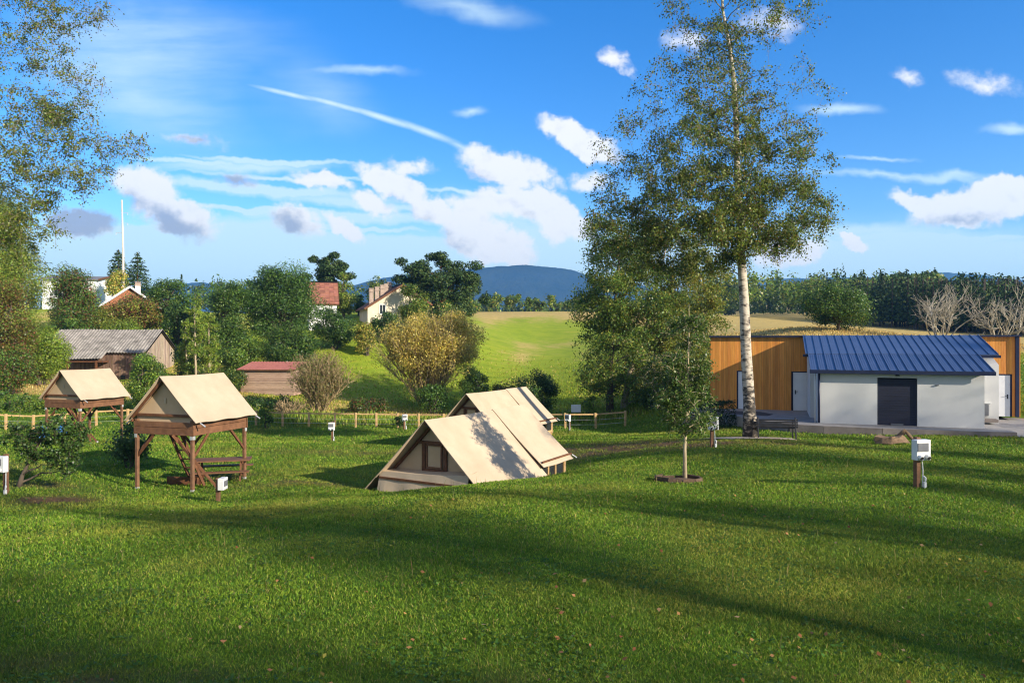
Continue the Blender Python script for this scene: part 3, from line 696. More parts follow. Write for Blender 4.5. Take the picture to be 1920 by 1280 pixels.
TILE_BROWN = mat('brown_tiles', (0.13,0.065,0.045), (0.23,0.12,0.085), 0.85, 2.5, (1,1,1), 0.4, 12, attr=True)
BARNWOOD = mat('weathered_boards', (0.10,0.055,0.038), (0.23,0.15,0.11), 0.95, 3, (3,3,0.5), 0.4, 14, attr=True)
GREYWOOD = mat('grey_boards', (0.22,0.17,0.125), (0.38,0.31,0.25), 0.95, 3, (3,3,0.5), 0.4, 14, attr=True)
SHEDWOOD = mat('shed_boards', (0.27,0.175,0.12), (0.42,0.30,0.22), 0.95, 3, (0.5,0.5,3), 0.4, 14, attr=True)
CORRUG = mat('fibre_cement_sheet', (0.125,0.112,0.098), (0.36,0.33,0.295), 0.95, 1.4, (1,1,1), 0.4, 14)
REDSHEET = mat('red_sheet', (0.25,0.085,0.065), (0.36,0.135,0.105), 0.7, 2)
BRICK = mat('orange_brick', (0.25,0.10,0.05), (0.35,0.15,0.075), 0.9, 6, (1,1,1), 0.3, 20)
GLASS = mat('dark_glass', (0.015,0.018,0.022), (0.03,0.034,0.04), 0.12, 2, spec=0.6)
STONE = mat('stone_chimney', (0.25,0.19,0.15), (0.42,0.33,0.27), 0.95, 6, (1,1,1), 0.3, 20)
SLATE = mat('grey_roof', (0.13,0.13,0.14), (0.21,0.21,0.22), 0.8, 2)
DOORW = mat('white_door_paint', (0.62,0.63,0.66), (0.70,0.71,0.73), 0.4, 2)
BLUEC = mat('blue_cloth', (0.02,0.12,0.32), (0.04,0.18,0.42), 0.8, 3)
LOG = mat('cut_log', (0.10,0.065,0.04), (0.27,0.18,0.105), 0.95, 5, (1,1,1), 0.8, 14)

def rz(o): return Matrix.Rotation(o, 4, 'Z')

# ------------------------------------------------------------------ tents on stilts
ST_YAW = -math.radians(18.7)
def stilt_tent(corner, yaw, label, gdrops):
    """corner: world position of the front right post foot; gdrops: ground z under the four posts"""
    c0 = Vector(corner); M = Matrix.Rotation(yaw, 3, 'Z'); cen = c0-M @ Vector((1.0,-1.11,0))
    t = thing('stilt_tent', label, 'tent', cen, yaw, 'canvas tents raised on wooden stilts')
    inv = M.inverted()
    # platform skirt boards, two per side
    mb = MB()
    for (a, b) in (((-1.0,-1.11),(1.0,-1.11)),((1.0,-1.11),(1.0,1.11)),((1.0,1.11),(-1.0,1.11)),((-1.0,1.11),(-1.0,-1.11))):
        s = 0.052 if a[1] == b[1] else 0.0
        for z, h in ((1.69,0.20),(1.88,0.16)):
            d = Vector((b[0]-a[0], b[1]-a[1], 0)).normalized(); nrm = Vector((d.y,-d.x,0))
            mb.bar(Vector((*a,z))+nrm*0.035-d*(s+0.03), Vector((*b,z))+nrm*0.035+d*(s+0.03), 0.035, h)
    mb.build('skirt_board', REDWOOD, t, bevel=0.006)
    mb = MB()
    for k in range(14): mb.box((-0.94+k*0.145, 0, 1.70), (0.135, 2.14, 0.03))
    mb.build('floor', WOOD, t)
    posts = [(-1.0,-1.11),(1.0,-1.11),(1.0,1.11),(-1.0,1.11)]
    for i, (x, y) in enumerate(posts):
        zg = gdrops[i]-c0.z
        l = MB().bar((x,y,zg+0.06),(x,y,2.02),0.09,0.09,(0,1,0)).build('leg', POSTWOOD, t, bevel=0.008)
        MB().box((x,y,zg+0.04),(0.085,0.085,0.16)).build('foot', GALV, l)
        MB().box((x,y-0.056 if y < 0 else y+0.056,1.53),(0.085,0.012,0.10)).box((x+(0.056 if x > 0 else -0.056),y,1.53),(0.012,0.085,0.10)).build('bracket', GALV, l)
        sx = -1 if x > 0 else 1; sy = -1 if y > 0 else 1
        MB().bar((x,y,0.92),(x+sx*0.62,y,1.58),0.05,0.07).build('brace', WOOD, t, bevel=0.004)
        MB().bar((x,y,0.92),(x,y+sy*0.62,1.58),0.05,0.07).build('brace', WOOD, t, bevel=0.004)
    # gable walls of canvas with a rail across
    for y, nm in ((-1.04,'gable_wall'),(1.04,'gable_wall')):
        MB().extrude([(-1.08,y,1.93),(1.0,y,1.93),(1.0,y,2.12),(0.0,y,3.17),(-1.08,y,2.12)],(0,0.025,0)).build(nm, CANVAS_DARK, t)
        MB().bar((-1.1,y-0.05,2.14),(1.04,y-0.05,2.14),0.05,0.075).build('gable_rail', WOOD, t, bevel=0.005)
    MB().box((-0.02,-1.062,2.56),(0.06,0.012,0.16)).build('vent_flap', CANVAS, t)
    # low canvas side walls
    for s in (-1,1):
        MB().bar((s*0.97,-1.03,2.03),(s*0.97,1.03,2.03),0.03,0.18).build('side_wall', CANVAS_DARK, t)
        MB().bar((s*1.13,-1.2,1.965),(s*1.13,1.2,1.965),0.06,0.07).build('eave_pole', WOOD, t, bevel=0.006)
    MB().bar((0,-1.2,3.18),(0,1.25,3.18),0.05,0.07).build('ridge_pole', WOOD, t)
    mb = MB()
    for s in (-1,1):
        mb.bar((0.0,-1.19,3.17),(s*1.1,-1.19,2.06),0.05,0.06)
    mb.build('gable_frame', WOOD, t)
    # roof sheet: slack canvas over the ridge
    y0, y1 = -1.30, 1.36
    def roof(u, v):
        y = y0+(y1-y0)*u; w = 2*v-1; a = abs(w); x = 1.28*w
        z = 3.26-1.29*a
        z -= 0.035*math.sin(math.pi*a)*(0.6+0.4*math.sin(math.pi*u)) + 0.02*math.sin(math.pi*u)*(1-a) + 0.012*math.sin(u*17+a*3)*a
        if u < 0.01 or u > 0.99: z -= 0.0
        return (x, y, z)
    rc = MB().sheet(roof, 14, 20, 0.018).build('roof_canvas', CANVAS, t, False)
    for u0 in (0.02, 0.33, 0.66, 0.97):
        MB().sheet(lambda u, v: Vector(roof(u0+0.011*u, v))+Vector((0,0,0.008)), 1, 40, 0.006).build('seam', CANVAS, rc)
    # tension straps with metal ends at the corners of the fly
    for (x, y) in ((1.28,-1.1),(1.28,1.3),(-1.28,-1.1),(-1.28,1.3)):
        s = 1 if x > 0 else -1
        MB().tube([(x-0.02*s,y,1.96),(x+0.14*s,y+0.02,1.86)],0.022,6).build('strap_end', GALV, t)
    # ladder up to the hatch
    def L(p): return inv @ (Vector(p)-cen)
    zt = c0.z+1.60
    a0, a1 = L((c0.x-0.78, c0.y+0.32, zt)), L((c0.x-0.43, c0.y+1.0, c0.z+0.02))
    b0, b1 = L((c0.x-0.40, c0.y+0.20, zt)), L((c0.x-0.02, c0.y+0.85, c0.z+0.02))
    ld = MB().bar(a0,a1,0.04,0.085).bar(b0,b1,0.04,0.085).build('ladder', WOOD, t, bevel=0.004)
    for k in range(5):
        f = 0.14+0.17*k; MB().bar(a0.lerp(a1,f), b0.lerp(b1,f), 0.07, 0.03).build('rung', WOOD, ld)
    e0, e1 = L((c0.x-0.62, c0.y+0.12, zt)), L((c0.x+0.50, c0.y+0.45, c0.z+0.06))
    s = MB().bar(e0,e1,0.06,0.07).build('stay', WOOD, t, bevel=0.004)
    MB().box(e1,(0.07,0.07,0.07)).build('stay_foot', GALV, s)
    return t
def corner_and_feet(px, D, pyfoot, yaw):
    c = at(px, pyfoot, D); M = Matrix.Rotation(yaw, 3, 'Z'); cen = c-M @ Vector((1.0,-1.11,0))
    g = []
    for x, y in ((-1.0,-1.11),(1.0,-1.11),(1.0,1.11),(-1.0,1.11)):
        p = cen+M @ Vector((x,y,0)); g.append(gz(p.x,p.y))
    return c, g
c, g = corner_and_feet(361, 21.0, 922, ST_YAW)
stilt_tent(c, ST_YAW, 'nearer of the two beige canvas tents on wooden stilts, beside the picnic table', g)
c, g = corner_and_feet(150, 32.7, 833, -math.radians(19.5))
stilt_tent(c, -math.radians(19.5), 'farther, smaller-looking beige stilt tent at the left edge, in front of the barn', g)

def picnic(cen, yaw, label):
    t = thing('picnic_table', label, 'picnic table', cen, yaw)
    mb = MB()
    for k in range(5): mb.box((0,-0.30+0.15*k,0.66),(1.75,0.14,0.035))
    mb.build('table_top', REDWOOD, t, bevel=0.004)
    for s in (-1,1):
        mb = MB()
        for k in range(2): mb.box((0,s*(0.58+0.13*k),0.37),(1.75,0.125,0.035))
        mb.build('bench', REDWOOD, t, bevel=0.004)
    for s in (-1,1):
        mb = MB(); x = s*0.6
        mb.bar((x,-0.22,0.64),(x,-0.55,0.0),0.05,0.09).bar((x,0.22,0.64),(x,0.55,0.0),0.05,0.09).bar((x+0.055*s,-0.72,0.31),(x+0.055*s,0.72,0.31),0.045,0.09).bar((x+0.055*s,-0.33,0.60),(x+0.055*s,0.33,0.60),0.045,0.08)
        mb.build('leg_frame', WOOD, t, bevel=0.004)
p = ground(415, 22.9); picnic(p, math.radians(14), 'low brown wooden picnic table standing under the nearer stilt tent')
def plank_stack(p, yaw):
    t = thing('timber_stack', 'broken brown boards lying low in the grass left of the picnic table', 'boards', p, yaw)
    for k in range(4):
        MB().box((R.uniform(-.05,.05), -0.2+0.13*k, 0.07+0.035*(k % 2)),(1.1+R.uniform(-.2,.2),0.12,0.035), Matrix.Rotation(R.uniform(-.2,.2),3,'Z')).build('board', REDWOOD, t)
    MB().box((0.1,-0.33,0.13),(1.15,0.03,0.24)).build('board', WOOD, t)
p = ground(352, 22.7); plank_stack(p, math.radians(-8))

# ------------------------------------------------------------------ ground tents
GT_YAW = -math.radians(31.0)
def ground_tent(px, py, D, label):
    apex = at(px, py, D); M = Matrix.Rotation(GT_YAW, 3, 'Z')
    t = thing('ridge_tent', label, 'tent', (apex.x, apex.y, apex.z-2.2), GT_YAW, 'beige canvas ridge tents pitched on the lawn')
    def front(u, v):
        y = -0.12+3.47*u; w = 2*v-1; a = abs(w)
        z = 2.22-2.10*a-0.05*math.sin(math.pi*a)*(0.5+0.5*math.sin(math.pi*u))-0.015*math.sin(math.pi*u)*(1-a)+0.012*math.sin(u*9+2*a)*a
        return (2.16*w, y, z)
    def rear(u, v):
        y = 3.27+1.98*u; w = 2*v-1; a = abs(w)
        z = 2.25-1.64*a-0.035*math.sin(math.pi*a)+0.01*math.sin(u*7+a*2)*a
        return (1.80*w, y, z)
    for fn, us, nm, nu in ((front, (0.012,0.30,0.60), 'front_canvas', 18), (rear, (0.03,0.48,0.965), 'rear_canvas', 12)):
        rc = MB().sheet(fn, nu, 26, 0.02).build(nm, CANVAS, t)
        for u0 in us:
            MB().sheet(lambda u, v: Vector(fn(u0+0.009*u, v))+Vector((0,0,0.010)), 1, 52, 0.006).build('seam', CANVAS, rc)
    # inner gable wall, its frame and window
    MB().extrude([(-1.62,0.36,0.55),(1.62,0.36,0.55),(0,0.36,2.10)],(0,0.03,0)).build('gable_wall', CANVAS_DARK, t)
    MB().extrude([(-1.62,5.05,0.05),(1.62,5.05,0.05),(1.62,5.05,0.75),(0,5.05,2.12),(-1.62,5.05,0.75)],(0,0.03,0)).build('rear_wall', CANVAS_DARK, t)
    mb = MB()
    for s in (-1,1): mb.bar((0.0,0.30,2.10),(s*1.95,0.30,0.22),0.06,0.07)
    mb.build('gable_pole', WOOD, t, bevel=0.006)
    MB().bar((-0.60,0.30,1.57),(0.60,0.30,1.57),0.07,0.08).build('cross_beam', WOOD, t, bevel=0.006)
    MB().bar((0,-0.1,2.13),(0,5.2,2.15),0.06,0.06).build('ridge_pole', WOOD, t)
    w = MB()
    for s in (-1,1): w.bar((s*0.37,0.325,0.80),(s*0.37,0.325,1.53),0.05,0.11,(1,0,0))
    w.bar((-0.42,0.325,0.80),(0.42,0.325,0.80),0.05,0.10)
    w = w.build('window_frame', WOOD, t, bevel=0.006)
    i = MB()
    for s in (-1,1): i.bar((s*0.25,0.305,0.90),(s*0.25,0.305,1.50),0.04,0.04,(1,0,0))
    i.bar((-0.27,0.305,0.89),(0.27,0.305,0.89),0.04,0.04).bar((-0.27,0.305,1.50),(0.27,0.305,1.50),0.04,0.03)
    i.build('sash', REDWOOD, w)
    MB().box((0,0.335,1.19),(0.48,0.02,0.6)).build('window_panel', CANVAS_DARK, w)
    # porch floor, canvas hung over its front
    MB().box((-0.05,0.12,0.55),(3.1,0.5,0.06)).build('porch_floor', WOOD, t)
    def flap(u, v):
        x = -1.62+3.02*u; z = 0.72+0.14*u-0.04*math.sin(math.pi*u)-(0.80+0.05*u)*v
        return (x, -0.05-0.20*v-0.025*math.sin(u*21)*v, z)
    MB().sheet(lambda u, v: flap(1-u, v), 26, 8, 0.012).build('porch_flap', CANVAS, t)
    def top(u, v): x = -1.62+3.02*u; return (x, 0.33-0.38*v, 0.76+0.14*u-0.04*math.sin(math.pi*u)-0.04*v)
    MB().sheet(lambda u, v: top(1-u, v), 20, 3, 0.012).build('porch_cover', CANVAS, t)
    # timber side walls with a glazed window at the back
    for s in (1,-1):
        x = s*1.55
        sw = MB().box((x-0.03*s,4.25,0.20),(0.04,1.6,0.55)).build('side_wall', CANVAS_DARK, t)
        fr = MB()
        for y in (3.45,3.98,4.45,5.02): fr.bar((x+0.01*s,y,-0.1),(x+0.01*s,y,0.80),0.07,0.06,(0,1,0))
        fr.bar((x+0.01*s,3.4,0.16),(x+0.01*s,5.05,0.16),0.06,0.07).bar((x+0.01*s,3.4,0.73),(x+0.01*s,5.05,0.73),0.06,0.06).bar((x+0.01*s,3.4,-0.06),(x+0.01*s,5.05,-0.06),0.07,0.12)
        f = fr.build('window_frame', PINEWOOD if s > 0 else WOOD, t, bevel=0.004)
        MB().box((x-0.004*s,4.25,0.45),(0.02,1.5,0.5)).build('pane', GLASS, f)
    MB().bar((1.74,3.3,0.76),(1.74,5.2,0.79),0.05,0.05).build('eave_pole', WOOD, t)
    MB().bar((-1.74,3.3,0.76),(-1.74,5.2,0.79),0.05,0.05).build('eave_pole', WOOD, t)
    for s in (-1,1): MB().tube([(1.78*s,5.2,0.76),(1.93*s,5.24,0.66)],0.02,6).build('strap_end', GALV, t)
ground_tent(801, 789, 20.0, 'nearer beige ridge tent in the middle of the lawn with a shuttered gable window')
ground_tent(876.4, 739, 33.0, 'beige ridge tent half hidden behind the nearer ridge tent, before the bushes')

# ------------------------------------------------------------------ electric pedestals
def pedestal(p, label, yaw=0.0, box_z=0.78, post_top=1.02, w=0.36, first=None):
    if first is not None:
        c = copy_tree(first); c.location = p; c.rotation_euler = (0,0,yaw); c['label'] = label; return c
    t = thing('electric_pedestal', label, 'power post', p, yaw, 'white power boxes on wooden posts')
    MB().bar((0.02,0.06,-0.15),(0.02,0.06,1.02),0.10,0.10,(0,1,0)).build('post', POSTWOOD, t, bevel=0.008)
    b = MB().box((0,-0.07,0.78),(0.335,0.15,0.41)).build('box', WHITEP, t, bevel=0.012)
    MB().box((-0.025,-0.152,0.84),(0.255,0.018,0.17)).build('cover_window', GREYP, b, bevel=0.006)
    for x in (-0.10,0.07):
        s = MB().tube([(x,-0.145,0.655),(x,-0.20,0.625)],0.048,12).build('socket', WHITEP, b)
        MB().tube([(x,-0.19,0.63),(x,-0.207,0.622)],0.038,12).build('socket_cap', BLACKP, s)
    MB().tube([(0.085,0.0,0.60),(0.095,-0.01,0.35),(0.09,-0.01,-0.02)],0.013,6).build('cable', WHITEP, t)
    MB().tube([(0.10,-0.02,0.24),(0.13,-0.04,0.20),(0.12,-0.05,0.13)],[0.018,0.026,0.018],8).box((0.11,-0.04,0.06),(0.06,0.06,0.12)).build('tap', WHITEP, t, bevel=0.01)
    return t
q = ground(1722, 15.0); q.z = at(1722, 914, 15).z
ped = pedestal(q, 'white power box on a wooden post on the lawn at right, nearest of them all', math.radians(14))
def ped2(px, D, yaw, label): 
    p = ground(px, D); return pedestal(p, label, math.radians(yaw), first=ped)
ped2(1335, 24.0, 8, 'white power box on a brown post between the young tree and the birch')
ped2(622, 39.0, 6, 'white power box alone on the shaded lawn right of the nearer stilt tent')
ped2(758, 47.6, 30, 'white power box at the fence, left of the nearer ridge tent')
ped2(6, 19.0, -14, 'white power box at the left edge of the lawn under the leaning shrub')
ped2(1066, 44.0, -40, 'small power box by the fence just right of the farther ridge tent')
# low pedestal seen from its side
p = ground(409, 18.9)
t = thing('water_post', 'low wooden post with a white box on its side before the nearer stilt tent', 'power post', p, 0, None)
MB().bar((0,0,-0.1),(0,0,0.60),0.095,0.095,(0,1,0)).build('post', POSTWOOD, t, bevel=0.008)
b = MB().box((0.125,-0.02,0.46),(0.15,0.30,0.30)).build('box', WHITEP, t, bevel=0.012)
MB().box((0.205,-0.02,0.47),(0.012,0.22,0.14)).build('cover_window', GREYP, b)

# ------------------------------------------------------------------ fence
def fence():
    runs = [[(-90,44.0),(62,45.0),(240,46.5),(430,48.5),(530,49.0),(628,49.0),(706,49.0),(785,48.8),(880,48.0),(980,47.0),(1060,46.0),(1117,46.0),(1172,46.5)]]
    t = thing('wooden_fence', 'low post and rail wooden fence along the bottom of the lawn', 'fence', ground(530, 49.0), 0)
    o = t.location
    pts = []
    for run in runs:
        for (a, da), (b, db) in zip(run[:-1], run[1:]):
            n = max(1, round(abs(b-a)*47/F/1.75))
            for k in range(n): pts.append((a+(b-a)*k/n, da+(db-da)*k/n))
        pts.append(run[-1])
    P = [ground(px, D) for px, D in pts]
    me = None
    for p in P:
        if me is None:
            ob = MB().box((0,0,0.42),(0.13,0.13,1.1)).build('post', PINEWOOD, t, bevel=0.015); me = ob.data
        else:
            ob = copy_tree(ob, t)
        ob.location = p-o; ob.rotation_euler = (R.uniform(-.02,.02),R.uniform(-.03,.03),R.uniform(-.1,.1))
    for a, b in zip(P[:-1], P[1:]):
        MB().bar(a-o+Vector((0,0,0.88)), b-o+Vector((0,0,0.88)), 0.05, 0.085).build('rail', PINEWOOD, t)
    mb = MB()
    for z in (0.25,0.55):
        mb.tube([p-o+Vector((0,-0.07,z)) for p in P], 0.006, 4, False)
    mb.build('wire', GALV, t)
fence()

# ------------------------------------------------------------------ main building
def building():
    t = thing('service_building', 'single storey building with orange boards, a grey rendered front and a blue roof', 'building', BO, -BYAW)
    DW = bl_t(1846, 0)                          # width of the front block
    el, er = 0.22, 1.12                         # the rear block is a little wider
    zE, zS, zR = 2.36, 2.72, 3.96               # eave, step and ridge heights above the slab
    pS, pR = 2.4, 6.0
    zw = zE+0.03
    d0 = bl_t(1645, 0); d1 = bl_t(1720, 0)
    # front wall with the door opening
    w = MB(); T = 0.25
    w.box(((d0)/2, T/2, zw/2),(d0, T, zw)); w.box(((d1+DW)/2, T/2, zw/2),(DW-d1, T, zw)); w.box(((d0+d1)/2, T/2, (2.12+zw)/2),(d1-d0, T, zw-2.12))
    for x in (T/2, DW-T/2): w.extrude([(x-T/2,T,0),(x-T/2,pR,0),(x-T/2,pR,zR-0.1),(x-T/2,pS,zS+0.02),(x-T/2,T,zw)],(T,0,0))
    w.build('front_wall', GREYR, t)
    s = MB()
    for x0, x1 in ((-el,0),(DW,DW+er)):
        s = MB(); s.extrude([(x0,pS,0),(x0,pR,0),(x0,pR,zR-0.12),(x0,pS,zS-0.05)],(x1-x0-0.003*(x0 < 0),0,0)); s.build('side_block', GREYR, t)
    # roller door
    d = MB()
    for k in range(19): d.box(((d0+d1)/2, 0.10+0.004*(k % 2), 0.06+0.108*k),(d1-d0-0.02, 0.03, 0.104))
    d = d.build('roller_door', SHUT, t)
    MB().box(((d0+d1)/2-0.0,0.05,0.05),(0.5,0.08,0.07)).build('handle', GREYP, d)
    l = MB().box(((d0+d1)/2,-0.06,2.24),(0.16,0.12,0.07)).build('wall_lamp', BLACKP, t, bevel=0.01)
    MB().box((bl_t(1757,0),-0.03,1.83),(0.12,0.06,0.05)).build('vent', GREYP, t)
    # blue roof: front skirt and the wider rear part, standing seams
    def plane(y): return zE+(zS-zE)*(y+0.25)/(pS+0.25) if y < pS else zS+(zR-zS)*(y-pS)/(pR-pS)
    ox = 0.32
    sk = (zR-zE)/(pR+0.28)
    def zr(y): return zE+0.06+sk*(y+0.28)
    r = MB()
    r.extrude([(-ox,-0.28,zr(-0.28)),(DW+ox,-0.28,zr(-0.28)),(DW+ox,pS,zr(pS)),(-ox,pS,zr(pS))],(0,0,0.03))
    r.extrude([(-el-0.22,pS-0.02,zr(pS)+0.01),(DW+er,pS-0.02,zr(pS)+0.01),(DW+er,pR,zr(pR)+0.01),(-el-0.22,pR,zr(pR)+0.01)],(0,0,0.03))
    r = r.build('blue_roof', BLUEROOF, t)
    sm = MB(); n = 20
    for k in range(n+1):
        x = -ox+0.02+(DW+2*ox-0.04)*k/n; sm.bar((x,-0.28,zr(-0.28)+0.05),(x,pR,zr(pR)+0.06),0.032,0.042)
        if k < n:
            for j in (1,2,3):
                xx = x+(DW+2*ox)/n*j/4; sm.bar((xx,-0.28,zr(-0.28)+0.031),(xx,pR,zr(pR)+0.042),0.014,0.008)
    for x in (-el-0.2, DW+er-0.02, DW+(ox+er)/2+0.02): sm.bar((x,pS,zr(pS)+0.055),(x,pR,zr(pR)+0.065),0.032,0.042)
    sm.build('seam', BLUEROOF, r)
    MB().box((DW/2,-0.31,zr(-0.28)-0.05),(DW+2*ox+0.06,0.09,0.17)).build('gutter', NAVY, t, bevel=0.01)
    f = MB()
    f.box((-el-0.1,pS-0.05,zr(pS)-0.05),(0.46,0.06,0.13)).box((DW+er/2+0.12,pS-0.05,zr(pS)-0.05),(er-0.1,0.06,0.13))
    f.build('step_fascia', NAVY, t)
    p_ = MB().tube([(0.06,-0.06,zr(-0.28)-0.1),(0.06,-0.06,0.02)],0.045,10).build('downpipe', NAVY, t, True)
    MB().tube([(-0.10,0.06,zr(-0.2)-0.05),(-0.10,0.06,0.02)],0.035,10).build('downpipe', WHITEP, t, True)
    # orange boarded hall behind
    pw = 6.15; xl = bl_t(1332, pw); xr = bl_t(1911, pw); zt = zR+0.02
    h = MB().box(((xl+xr)/2, pw+4.1, zt/2-0.03),(xr-xl-0.02, 8.0, zt-0.06)).build('hall_wall', BLACKP, t)
    doors = [(bl_t(1382,pw), bl_t(1409,pw)), (bl_t(1485,pw), bl_t(1485,pw)+1.0), (bl_t(1866,pw), bl_t(1897,pw))]
    rr = random.Random(3); bd = MB(); x = xl; W = 0.118
    while x < xr-0.05:
        if x > DW/2 and bd.v and bd.v[0][0] < 0: bd.build('cladding', ORANGE, t); bd = MB()
        v = rr.uniform(0.80,1.16); bd.col = (v, v*rr.uniform(0.93,1.04), v)
        z0 = 0.0
        for a, b in doors:
            if a-W*0.6 < x+W/2 < b+W*0.4: z0 = 2.12
        if not (0.3 < x < DW-0.3): bd.box((x+W/2, pw+0.05, (z0+zt)/2),(W-0.006, 0.028+0.006*rr.random(), zt-z0))
        x += W
    bd.build('cladding', ORANGE, t)
    for xx in (xl-0.02, xr+0.005):
        sd_ = MB(); y = pw+0.06
        while y < pw+8:
            v = rr.uniform(0.80,1.16); sd_.col = (v,v,v); sd_.box((xx, y+W/2, zt/2),(0.03, W-0.012, zt)); y += W
        sd_.build('side_cladding', ORANGE, t)
    MB().box(((xl+xr)/2, pw+4.0, zt+0.035),(xr-xl+0.12, 8.3, 0.09)).build('roof_edge', NAVY, t)
    for i, (a, b) in enumerate(doors):
        fr = MB(); g = 0.055
        for xx in (a+g/2, b-g/2): fr.box((xx, pw+0.055, 1.06),(g, 0.06, 2.12))
        fr.box(((a+b)/2, pw+0.055, 2.09),(b-a-2*g, 0.06, g))
        dd = MB().box(((a+b)/2, pw+0.07, 1.035),(b-a-2*g-0.01, 0.05, 2.05)).build('door', DOORW, t)
        fr.build('door_frame', NAVY, dd)
        hx = a+0.17 if i == 1 else b-0.17
        MB().box((hx, pw+0.03, 1.0),(0.05,0.03,0.22)).bar((hx,pw+0.0,1.03),(hx+(0.12 if i == 1 else -0.12),pw+0.0,1.03),0.02,0.02).build('handle', BLACKP, dd)
    MB().box((xr-0.09, pw-0.02, zt/2),(0.16,0.14,zt)).build('corner_board', NAVY, t)
    # low plinth box on the right block
    ux = DW+0.40
    u = MB().box((ux, pS-0.14, 0.62),(0.62, 0.28, 0.62)).build('meter_cabinet', GREYR, t)
    MB().box((ux, pS-0.30, 0.62),(0.5, 0.03, 0.5)).build('cabinet_door', GREYP, u)
    MB().box((ux, pS-0.17, 0.955),(0.72, 0.38, 0.05)).build('cabinet_lid', WHITEP, u)
    MB().box((ux+0.1, pS-0.3, 0.16),(0.95, 0.5, 0.14)).build('plinth', CONC2, t)
building()
# slab, paving, path
def slab(name, poly, top, depth, m, label):
    mb = MB(); mb.extrude([bw(a, b, top-depth) for a, b in reversed(poly)], (0,0,depth))
    return tag(mb.build(name, m, None, bevel=0.0), label, name.replace('_',' '), None, 'structure')
slab('terrace', TERR, 0.0, 0.75, CONC, 'raised concrete terrace around the building')
kb = MB()
kp = [bw(a, b, 0) for a, b in TERR[3:9]]
for a, b in zip(kp[:-1], kp[1:]):
    d = (b-a).normalized(); n = Vector((d.y,-d.x,0)); kb.bar(a+n*0.062-Vector((0,0,0.30)), b+n*0.062-Vector((0,0,0.30)), 0.12, 0.62)
tag(kb.build('kerb', CONC2, None), 'brown grey retaining kerb along the terrace edge', 'kerb', None, 'structure')
slab('pavement', PAVE, -0.16, 0.6, CONC, 'lower pale concrete paving right of the building')
slab('path_patch', ASPH, 0.004, 0.003, ASPHM, 'dark asphalt patch on the terrace by the birch')
def path_mesh():
    V = []; fs = []; pts = []
    for a, b in zip(PATH_PT[:-1], PATH_PT[1:]):
        for k in range(8): pts.append(a.lerp(b, k/8))
    pts.append(PATH_PT[-1])
    mb = MB()
    for i, p in enumerate(pts):
        d = (pts[min(i+1,len(pts)-1)]-pts[max(i-1,0)]).normalized(); n = Vector((-d.y,d.x,0))
        for k in range(5):
            q = p+n*(-0.75+0.375*k)*(1+0.1*math.sin(i*1.3)); V.append((q.x,q.y,gz(q.x,q.y)+0.03))
    for i in range(len(pts)-1):
        for k in range(4): fs.append((i*5+k,i*5+k+1,i*5+k+6,i*5+k+5))
    mb.add(V, fs); tag(mb.build('path', GRAVEL, None, True), 'pale gravel path past the foot of the birch', 'path', None, 'structure')
path_mesh()

# ------------------------------------------------------------------ bench, log, edging, sundries
def bench():
    p = ground(1455, 29.6); p.z = at(1455, 822, 29.6).z
    t = thing('park_bench', 'dark metal park bench seen from behind beside the birch trunk', 'bench', p, math.radians(-8))
    mb = MB()
    for k in range(4): mb.box((0,-0.16+0.02*k,0.50+0.085*k),(1.62,0.025,0.068), Matrix.Rotation(0.15,3,'X'))
    mb.build('backrest', BLACKP, t, bevel=0.004)
    mb = MB()
    for k in range(5): mb.box((0,-0.05+0.1*k,0.44),(1.62,0.085,0.03))
    mb.build('seat', BLACKP, t, bevel=0.004)
    for s in (-1,1):
        x = s*0.72
        MB().bar((x,-0.22,0),(x,-0.08,0.86),0.05,0.05).bar((x,0.38,0),(x,0.36,0.44),0.05,0.05).build('leg', BLACKP, t, bevel=0.004)
        MB().bar((x,-0.14,0.64),(x,0.40,0.66),0.05,0.035).bar((x,0.38,0.64),(x,0.38,0.42),0.04,0.04).build('armrest', BLACKP, t, bevel=0.004)
bench()
def stump():
    p = ground(1668, 27.6); p.z = at(1668, 824, 27.6).z+0.02
    t = thing('tree_stump', 'low rotten tree stump with a broken root at the terrace kerb', 'stump', p, 0)
    rr = random.Random(5); pts = []
    def ring(rx, ry, z, j): return [Vector((rx*math.cos(a*0.4488)*(1+rr.uniform(-j,j)), ry*math.sin(a*0.4488)*(1+rr.uniform(-j,j)), z+rr.uniform(-j,j)*0.25)) for a in range(14)]
    rings = [ring(0.62,0.42,-0.1,0.2), ring(0.50,0.34,0.05,0.22), ring(0.46,0.30,0.13,0.34)]
    mb = MB(); vs = sum(rings, [])+[Vector((0,0,0.06))]; fs = []
    for i in range(2):
        for k in range(14): fs.append((i*14+k, i*14+(k+1)%14, (i+1)*14+(k+1)%14, (i+1)*14+k))
    for k in range(14): fs.append((28+k, 28+(k+1)%14, 42))
    mb.add(vs, fs).build('wood', LOG, t)
    MB().tube([(0.35,0,0.1),(0.55,-0.05,0.32),(0.66,-0.08,0.18),(0.86,-0.12,-0.05)],[0.10,0.09,0.07,0.05],8).build('root', LOG, t, True)
stump()
